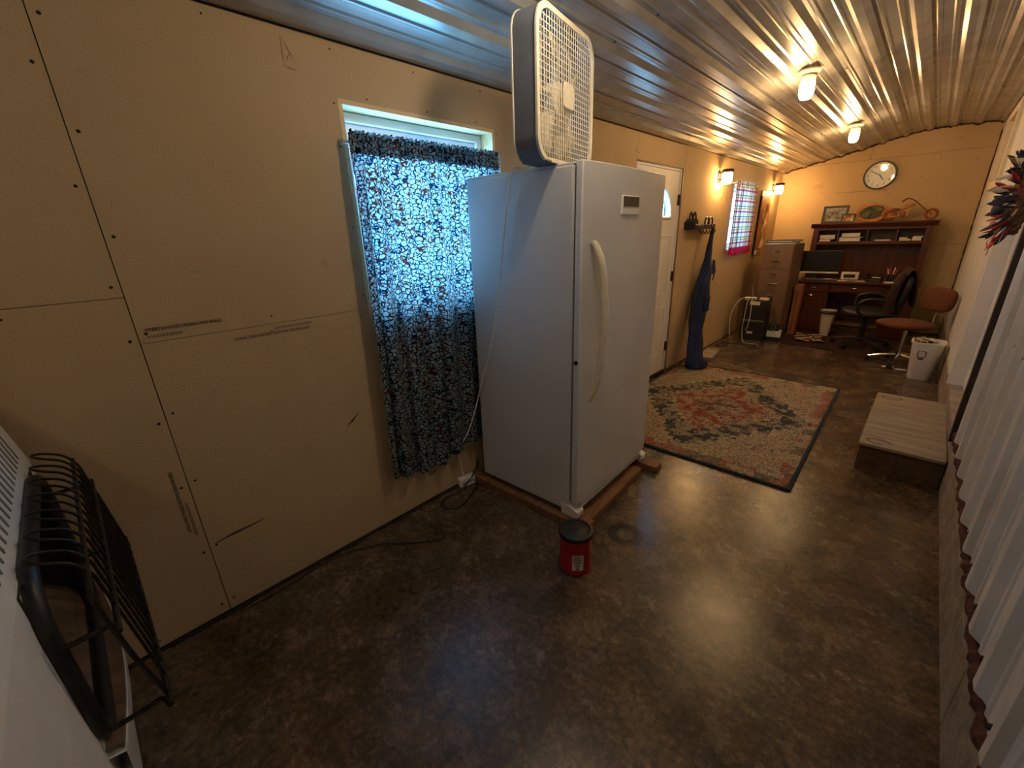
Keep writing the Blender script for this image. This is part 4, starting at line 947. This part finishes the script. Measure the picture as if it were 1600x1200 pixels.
# monitor and desk clutter
mn = thing('monitor', 'wide black computer monitor with silver lower edge on the desk', 'monitor', (.74, 7.62, .746), math.radians(4))
obj('casing', G().box(-.29, .29, 0, .03, .088, .40), BLK, mn, bevel=.004); obj('screen', G().box(-.282, .282, -.0015, .001, .112, .394), mat('dark_screen', (.012, .011, .010), .22), mn)
obj('lower_bezel', G().box(-.29, .29, -.006, .0, .088, .110), mat('silver_bezel', (.75, .74, .72), .3), mn, bevel=.002)
obj('neck', G().box(-.04, .04, .03, .055, .01, .2), BLK, mn); obj('foot', G().prism(rrect(-.13, .13, -.07, .12, .04), 0, .012, 'z'), BLK, mn)
kb = thing('keyboard', 'black keyboard on the desk below the monitor', 'keyboard', (.86, 7.496, .746), .03)
obj('tray', G().box(-.19, .19, -.05, .05, 0, .014), BLK, kb, bevel=.003)
km = G().box(-.0105, .0105, -.009, .009, 0, .006).mesh('key')
for i in range(13):
    for j in range(4): obj('key', km, GREYP, kb, loc=(-.168+.028*i, -.036+.024*j, .014))
rd = thing('desk_device', 'small cream box with dark front on the middle of the desk', 'device', (1.16, 7.72, .746), .1)
obj('case', G().box(-.10, .10, 0, .07, 0, .105), CREAM, rd, bevel=.008); obj('display', G().box(-.07, .06, -.003, .002, .03, .075), BLK, rd)
for i in range(3): obj('button', G().cyl((-.045+.04*i, -.004, .018), (-.045+.04*i, .002, .018), .008, n=10), CHROME, rd)
tp = thing('black_desk_device', 'low black device on the desk right of the cream box', 'device', (1.43, 7.68, .746), -.1)
obj('base', G().prism([(-.09, 0), (.09, 0), (.09, .06), (-.09, .025)], -.09, .09, 'x'), BLK, tp, bevel=.006); obj('handset', G().tube(spline([(-.07, -.085, .06), (-.07, -.04, .082), (-.07, .04, .088), (-.07, .085, .075)], 5), [.02]*3+[.016]*10+[.02]*3, 8), BLK, tp, smooth=True)
obj('keypad', G().box(-.02, .07, -.05, .05, .045, .05), PLW, tp)
pc = thing('pen_cup', 'black cup of red and white pens at the right of the desk', 'pen cup', (1.60, 7.74, .746))
obj('cup', G().lathe([(.032, 0), (.036, .09), (.033, .09), (.030, .005), (0, .005)], 20), BLK, pc, smooth=True)
for i in range(6):
    a_ = i*1.05; m_ = (mat('pen_red', (.55, .03, .04), .4), PLW)[i % 2]; obj('pen', G().cyl((.012*math.cos(a_), .012*math.sin(a_), .01), (.05*math.cos(a_), .04*math.sin(a_), .16+.012*(i % 3)), .005, n=8), m_, pc)
for i, (xx, yy, ww, hh, a_, lab) in enumerate([(.90, 7.70, .14, .10, .2, 'white envelope lying on the desk before the monitor foot'), (1.08, 7.56, .15, .11, -.1, 'sheet of paper near the desk edge beside the keyboard'), (1.30, 7.55, .12, .09, .3, 'small sheet on the desk between cream box and black device'), (1.62, 7.53, .13, .16, .15, 'pale paper sheet at the right front desk corner')]):
    tag(obj('paper_sheet', G().grid(lambda uu, vv: ((uu-.5)*ww, (vv-.5)*hh, .002+.003*uu*vv), 4, 4), PAPER, loc=(xx, yy, .746), rot=(0, 0, a_), solid=.001), lab, 'paper', 'papers on the desk')

# ================================================================== AROUND THE DESK
tag(obj('floor_mat', G().prism([(.50, 6.58), (1.80, 6.28), (1.86, 7.45), (.56, 7.47)], .001, .007, 'z'), MATR), 'dark red mat on the floor in front of the desk', 'mat')
# computer tower pair with router and leads
for k_, (zb, hh, lab) in enumerate([(0, .285, 'lower of two stacked black cases beside the filing cabinet'), (.286, .285, 'upper of two stacked black cases beside the filing cabinet')]):
    t = thing('black_case', lab, 'equipment case', (.345, 6.47, zb), .06, 'stacked black cases')
    obj('case', G().box(-.14, .14, -.13, .19, 0.001, hh), BLK, t, bevel=.008); obj('front_strip', G().box(-.135, .135, -.134, -.13, .008, .022), GREYP, t)
    obj('label', G().box(-.05, .02, -.133, -.13, hh*.42, hh*.52) if k_ == 0 else G().box(-.06, .06, -.133, -.13, hh-.06, hh-.012), PAPER, t)
    obj('vent', G().box(.1398, .142, -.06, .14, .05, .2), BLKM, t)
rt = thing('router', 'white router with one antenna on the upper black case', 'router', (.27, 6.43, .572), .3)
obj('case', G().prism(rrect(-.07, .07, -.045, .045, .015), 0, .025, 'z'), PLW, rt, bevel=.004); obj('antenna', G().cyl((.03, .03, .02), (-.01, .06, .19), .006, n=8), GREYP, rt); obj('front_face', G().box(-.05, .05, -.047, -.044, .006, .018), BLK, rt)
tag(obj('adapter', G().prism(rrect(-.06, .06, -.03, .03, .02), 0, .03, 'z'), CREAM, bevel=.006, loc=(.44, 6.41, .572), rot=(0, 0, -.3)), 'cream adapter block on the right of the upper black case', 'adapter')
for pts, lab in (([(.22, 6.40, .60), (.14, 6.36, .55), (.085, 6.32, .40), (.075, 6.33, .22), (.09, 6.34, .06), (.10, 6.36, .006)], 'white cable looping from the router toward the left wall'),
                 ([(.27, 6.375, .59), (.26, 6.33, .55), (.25, 6.325, .35), (.25, 6.32, .12), (.30, 6.28, .006), (.42, 6.24, .006), (.50, 6.20, .006)], 'white cable hanging down the front of the black cases'),
                 ([(.30, 6.375, .59), (.315, 6.325, .55), (.32, 6.32, .35), (.31, 6.32, .22), (.29, 6.322, .16)], 'short white cable with plug on the front of the black cases')):
    tag(obj('cable', G().tube(spline(pts, 7), .0038, 7), PLW, smooth=True), lab, 'cable', 'cables by the black cases')
for i, (pts, lab) in enumerate([([(.06, 6.15, .006), (.16, 6.10, .006), (.28, 6.20, .006), (.36, 6.12, .006), (.50, 6.22, .006)], 'black cable on the concrete before the black cases'), ([(.04, 5.98, .006), (.12, 6.02, .006), (.20, 5.96, .006), (.13, 5.88, .006), (.05, 5.90, .006)], 'black cable loop on the floor at the left wall')]):
    tag(obj('cable', G().tube(spline(pts, 7), .006, 7), BLK, smooth=True), lab, 'cable', 'cables by the black cases')
bt = thing('white_box', 'low white box on a dark base between cabinet and desk', 'box', (.575, 6.62, 0), .15)
obj('case', G().box(-.085, .085, -.05, .11, 0.055, .135), PLW, bt, bevel=.004); obj('base', G().box(-.08, .08, -.045, .105, 0, .055), BLK, bt); obj('side_label', G().box(.0845, .0865, -.02, .08, .07, .12), CREAM, bt)
cv = thing('black_device', 'small black device with shiny round front on the low white box', 'device', (.565, 6.64, .136), .2)
obj('housing', G().prism(rrect(-.07, .06, 0, .10, .02), -.04, .04, 'y'), BLK, cv, bevel=.008); obj('lens', G().cyl((-.01, -.04, .055), (-.01, -.085, .055), .032, n=18), BLK, cv, smooth=True); obj('lens_ring', G().lathe([(.024, 0), (.033, 0), (.033, .006), (.024, .006), (.024, 0)], 18, caps=False).xf(Matrix.Translation((-.01, -.086, .055)) @ Matrix.Rotation(PI/2, 4, 'X')), CHROME, cv)
obj('strap', G().tube(spline([(.06, 0, .09), (.10, .0, .17), (.05, 0, .23), (-.02, 0, .20), (-.06, 0, .09)], 6), .006, 6), CRAFTD, cv, smooth=True)
cb = thing('cardboard_box', 'tall narrow orange cardboard carton standing beside the desk', 'box', (.672, 7.24, 0), .05)
obj('carton', G().box(-.04, .04, -.13, .13, 0, .70), CARD, cb, bevel=.003); obj('top_flap', G().box(-.04, .04, -.132, -.126, .64, .72).xf(Matrix.Rotation(.05, 4, 'X')), CARD, cb); obj('tape', G().box(-.012, .012, -.1315, -.1295, .0, .69), CRAFTD, cb)
# small bin under the desk
def bin_(name, lab, loc, w0, w1, d0, d1, h, rz, m_):
    t = thing(name, lab, 'bin', loc, rz); k = 28; g = G()
    def ringpts(w_, d__, z_): return [(w_*math.copysign(abs(math.cos(2*PI*i/k))**.55, math.cos(2*PI*i/k)), d__*math.copysign(abs(math.sin(2*PI*i/k))**.55, math.sin(2*PI*i/k)), z_) for i in range(k)]
    rows = [ringpts(w0*.94, d0*.94, 0), ringpts(w0, d0, .012), ringpts(w1, d1, h), ringpts(w1+.008, d1+.008, h-.004), ringpts(w1+.008, d1+.008, h+.008), ringpts(w1-.006, d1-.006, h+.008), ringpts(w0-.006, d0-.006, .02)]
    for rw in rows: g.v += rw
    for q_ in range(len(rows)-1): g.f += [(q_*k+i, q_*k+(i+1) % k, (q_+1)*k+(i+1) % k, (q_+1)*k+i) for i in range(k)]
    g.f += [tuple(range(k))[::-1], tuple(range((len(rows)-1)*k, len(rows)*k))]
    obj('tub', g, m_, t, smooth=True); return t, ringpts
t, rp = bin_('waste_bin', 'narrow white waste bin with black liner under the desk', (1.055, 7.32, .0075), .055, .088, .075, .11, .345, .1, mat('offwhite_plastic', (.62, .57, .51), .5, var=.08))
g = G(); k = 28
for w_, z_ in ((.082, .30), (.094, .36), (.101, .335), (.100, .318)): g.v += rp(w_, w_+.022, z_)
for q_ in range(3): g.f += [(q_*k+i, q_*k+(i+1) % k, (q_+1)*k+(i+1) % k, (q_+1)*k+i) for i in range(k)]
obj('liner', g, BLK, t, smooth='all')
wb_, rp = bin_('trash_can', 'white plastic trash can with paper rubbish beside the brown chair', (2.09, 5.76, 0), .088, .120, .10, .135, .375, -.05, mat('trash_can_white', (.70, .70, .73), .4, var=.05))
for i in range(7):
    a_ = i*.9; q_ = .06*(i % 3)/2; m_ = [PAPER, CARD, STEEL][i % 3]
    obj('rubbish', G().grid(lambda uu, vv: ((uu-.5)*.12, (vv-.5)*.09, .02*math.sin(uu*7+i)*math.cos(vv*6)), 6, 6).xf(Matrix.Translation((q_*math.cos(a_), q_*math.sin(a_), .335+.010*i)) @ Matrix.Rotation(a_, 4, 'Z') @ Matrix.Rotation(.5*math.sin(i*2), 4, 'X')), m_, wb_, smooth='all', solid=.002)
obj('rubbish', G().tube([(-.09, -.04, .30), (-.105, -.05, .42)], .008, 6).tube([(-.07, -.07, .30), (-.08, -.085, .40)], .008, 6), CARD, wb_)
lg = obj('emblem', G().tube([(-.022+a, -(.1015+.0933*b), b) for a, b in rrect(-.03, .03, .24, .30, .012, 4)], .003, 6, closed=True), BLK, wb_)
obj('emblem_bar', G().box(-.044, -.004, -.1245, -.1205, .217, .228), BLK, wb_)
# office chairs
def castor_base(t, n_, q_, m_leg, m_c, rz=0, hub_h=.11):
    for i in range(n_):
        a_ = rz+2*PI*i/n_; e = Vector((math.cos(a_), math.sin(a_), 0))
        lgm = G().tube([e*.03+Vector((0, 0, hub_h)), e*q_*.6+Vector((0, 0, hub_h-.015)), e*q_+Vector((0, 0, hub_h-.045))], [.026, .022, .018], 8, flat=.7)
        lg_ = obj('base_leg', lgm, m_leg, t, smooth=True)
        s_ = Vector((-e.y, e.x, 0))
        obj('castor', G().cyl(e*q_+s_*.022+Vector((0, 0, .027)), e*q_+s_*.004+Vector((0, 0, .027)), .027, n=14).cyl(e*q_-s_*.022+Vector((0, 0, .027)), e*q_-s_*.004+Vector((0, 0, .027)), .027, n=14).cyl(e*q_+Vector((0, 0, .03)), e*q_+Vector((0, 0, hub_h-.04)), .008, n=8), m_c, lg_)
bc = thing('office_chair', 'brown upholstered office chair with chrome base by the right wall', 'chair', (1.90, 6.22, 0), math.radians(36))
obj('seat', G().ell((-.03, 0, .455), .225, .225, .04, 32, 10, .72), BROWNF, bc, smooth='all'); obj('seat_pan', G().ell((-.02, 0, .43), .20, .20, .022, 24, 8, .7), BLK, bc, smooth='all')
# back pad turned towards the room
g = G().ell((0, 0, 0), .034, .205, .128, 28, 12, .62); g.xf(Matrix.Translation((.215, .0, .715)) @ Matrix.Rotation(.12, 4, 'Y')); obj('backrest', g, BROWNF, bc, smooth='all')
g = G().ell((0, 0, 0), .022, .198, .122, 28, 12, .62); g.xf(Matrix.Translation((.238, .0, .712)) @ Matrix.Rotation(.12, 4, 'Y')); obj('back_shell', g, BLK, bc, smooth='all')
obj('back_bar', G().box(-.003, .006, -.022, .022, 0, .26).xf(Matrix.Translation((.21, 0, .42)) @ Matrix.Rotation(.10, 4, 'Y')), CHROME, bc, bevel=.002); obj('back_bar_foot', G().box(.02, .215, -.022, .022, .414, .424), CHROME, bc)
obj('column', G().cyl((0, 0, .09), (0, 0, .42), .018, n=16), CHROME, bc, smooth=True)
castor_base(bc, 5, .26, CHROME, BLKM, math.radians(150))
oc_ = thing('office_chair', 'black leather office chair with loop arms turned at the desk', 'chair', (1.50, 6.86, .008), math.radians(8))
obj('seat', G().ell((0, 0, .44), .265, .25, .055, 32, 10, .6), LEATH, oc_, smooth='all')
g = G().ell((0, 0, 0), .06, .24, .27, 28, 14, .6); g.xf(Matrix.Translation((.27, 0, .70)) @ Matrix.Rotation(.18, 4, 'Y')); obj('backrest', g, LEATH, oc_, smooth='all')
obj('back_support', G().tube(spline([(.0, 0, .38), (.22, 0, .40), (.30, 0, .50), (.31, 0, .65)], 6), .022, 8), BLK, oc_, smooth=True)
for s_ in (-1, 1): obj('armrest', G().tube(spline([(-.05, s_*.25, .42), (-.12, s_*.275, .50), (-.10, s_*.285, .60), (.0, s_*.285, .635), (.12, s_*.28, .625), (.20, s_*.26, .56)], 7), .017, 10), BLK, oc_, smooth=True)
obj('column', G().cyl((0, 0, .09), (0, 0, .40), .026, n=16), BLKM, oc_, smooth=True); castor_base(oc_, 5, .29, BLK, BLKM, .3)
jk = thing('draped_cloth', 'dark maroon cloth draped over the black office chair back', 'cloth', (1.77, 6.90, .0), math.radians(8))
MAR = mat('maroon_cloth', (.035, .010, .009), .85, var=.6, scale=14, bump=.4, bscale=40)
def jf(uu, vv):
    a_ = (vv-.5)*2; ang = a_*2.5; yy = (uu-.5)*.52*(1-.12*abs(a_)); fold = .018*math.sin(uu*19+a_*3)
    return (.02+.085*math.sin(a_*1.45)+fold*.6, yy, .985-.42*abs(a_)**1.5+.01*math.sin(uu*11))
obj('cloth', G().grid(jf, 30, 26), MAR, jk, smooth='all', solid=.008)
obj('sleeve', G().tube(spline([(-.06, -.24, .93), (-.10, -.29, .80), (-.11, -.29, .62), (-.09, -.27, .50)], 6), .04, 10), MAR, jk, smooth=True)
# flag-like striped cloth, papers and plates on the floor
sc = thing('striped_cloth', 'crumpled striped cloth lying on the dark mat under the desk', 'cloth', (.93, 6.95, .009), .15)
n = N('striped_cloth_print'); c = n.coord('Object'); s = n.new('ShaderNodeSeparateXYZ'); n.l(c, s.inputs[0])
n.set(Base_Color=n.ramp(n.math('FRACT', n.math('MULTIPLY', s.outputs[1], 8)), [(0, (.10, .02, .015)), (.45, (.62, .52, .40)), (.72, (.45, .22, .05)), (.82, (.02, .03, .08))], 'CONSTANT'), Roughness=.9)
obj('fold', G().grid(lambda uu, vv: (-.16+.32*uu+.02*math.sin(vv*9), -.22+.44*vv, .008+.014*(1+math.sin(uu*9+vv*7))*.6), 18, 18), n.m, sc, smooth='all', solid=.004)
obj('fold', G().tube(spline([(.04, .22, .012), (.0, .05, .03), (.06, -.10, .028), (.02, -.24, .012)], 6), .018, 8), n.m, sc, smooth=True)
for xx, yy, a_, lab in ((1.835, 6.02, .3, 'pale blue paper scrap under the brown chair, farther one'), (1.94, 5.965, -.2, 'pale blue paper scrap next to the white trash can')):
    tag(obj('paper_scrap', G().grid(lambda uu, vv: (.055*(2*uu-1)*math.sqrt(max(0, 1-(2*vv-1)**2)+.02), .04*(2*vv-1), .004+.004*uu), 8, 8), mat('blue_paper', (.62, .72, .85), .6), loc=(xx, yy, 0), rot=(0, 0, a_), solid=.001), lab, 'paper', 'paper scraps on the floor')

# ================================================================== WREATH on the right-hand door
wt = thing('wreath', 'red white and blue wreath with feathers and ribbon on the white door', 'wreath', (2.262, 4.12, 1.62))
pts = [Vector((.0, .17*math.cos(2*PI*i/40), .19*math.sin(2*PI*i/40))) for i in range(40)]
TW = mat('twig', (.16, .085, .04), .85, var=.4, scale=30, bump=.5, bscale=80)
for k_ in range(4): obj('twig_ring', G().tube([p*(1+.05*math.sin(i*.9+k_*2))+Vector((-.03+.025*math.cos(i*.7+k_*1.6), 0, 0)) for i, p in enumerate(pts)], .013, 7, closed=True), TW, wt, smooth=True)
NAVY = mat('navy_ribbon', (.012, .016, .06), .6, var=.3); WHT = mat('white_feather', (.75, .70, .62), .8, var=.15); RB = mat('red_ribbon', (.40, .012, .03), .45, var=.25); FB = mat('brown_feather', (.26, .12, .04), .8, var=.4, scale=40); PB = mat('pale_blue_ribbon', (.22, .32, .62), .5)
def blade(m_, p, d_, L_, w_, tw):
    d_ = d_.normalized(); s_ = d_.cross(Vector((math.cos(tw), math.sin(tw), .3))).normalized(); nn = d_.cross(s_)
    g = G().grid(lambda uu, vv: tuple(p + d_*L_*vv + s_*w_*(uu-.5)*2*math.sin(PI*min(1, .12+vv*.88))**.7 + nn*.03*L_/.1*vv*vv*.4), 2, 6)
    return obj('feather' if m_ in (WHT, FB) else 'leaf', g, m_, wt, smooth='all', solid=.0015)
for i in range(96):
    a_ = 2*PI*i/96; p = Vector((-.05+random.uniform(-.02, .02), .17*math.cos(a_), .19*math.sin(a_)))
    m_ = random.choices([NAVY, WHT, FB, RB, TW], [7, 4, 2, 2, 1])[0]
    d_ = Vector((random.uniform(-1.0, -.3), math.cos(a_)*random.uniform(.2, 1.1)+random.uniform(-.5, .5), math.sin(a_)*random.uniform(.3, 1.1)+random.uniform(-.5, .5)))
    blade(m_, p, d_, random.uniform(.06, .12), random.uniform(.008, .02), random.uniform(0, 6))
for (dy, dz, L_) in ((-.03, -.26, .15), (.08, -.28, .13)):
    obj('ribbon_tail', G().grid(lambda uu, vv: (-.06-.05*vv+.012*math.sin(vv*8), dy+.045*(uu-.5)+.05*vv*(1 if dy > 0 else -.3), -.17-L_*vv-.01*math.sin(uu*3.14)*(1 if vv > .9 else 0)), 4, 12), RB, wt, smooth='all', solid=.0015)
for s_ in (-1, 1): obj('bow_loop', G().grid(lambda uu, vv: (-.085-.035*math.sin(2*PI*vv), .005+s_*(.045-.045*math.cos(2*PI*vv)), -.16+.04*(uu-.5)+.02*math.sin(2*PI*vv)), 3, 18), RB, wt, smooth='all', solid=.0015)
obj('ribbon_tail', G().grid(lambda uu, vv: (-.05-.02*vv, -.10+.03*(uu-.5)-.03*vv, -.10-.16*vv), 3, 10), PB, wt, smooth='all', solid=.0015)
bb = obj('bird_body', G().ell((-.10, .06, -.055), .035, .07, .045, 18, 12), NAVY, wt, smooth='all')
obj('bird_head', G().ell((-.115, .135, -.01), .024, .026, .024, 14, 10), NAVY, bb, smooth='all'); obj('beak', G().cyl((-.118, .155, -.012), (-.122, .185, -.02), .008, .001, 8), CRAFT, bb)
for i in range(7): obj('white_star', G().cyl((-.135+.004*i, .02+.016*i, -.05+.012*(i % 3)), (-.138+.004*i, .02+.016*i, -.05+.012*(i % 3)), .006, n=5), WHT, bb)
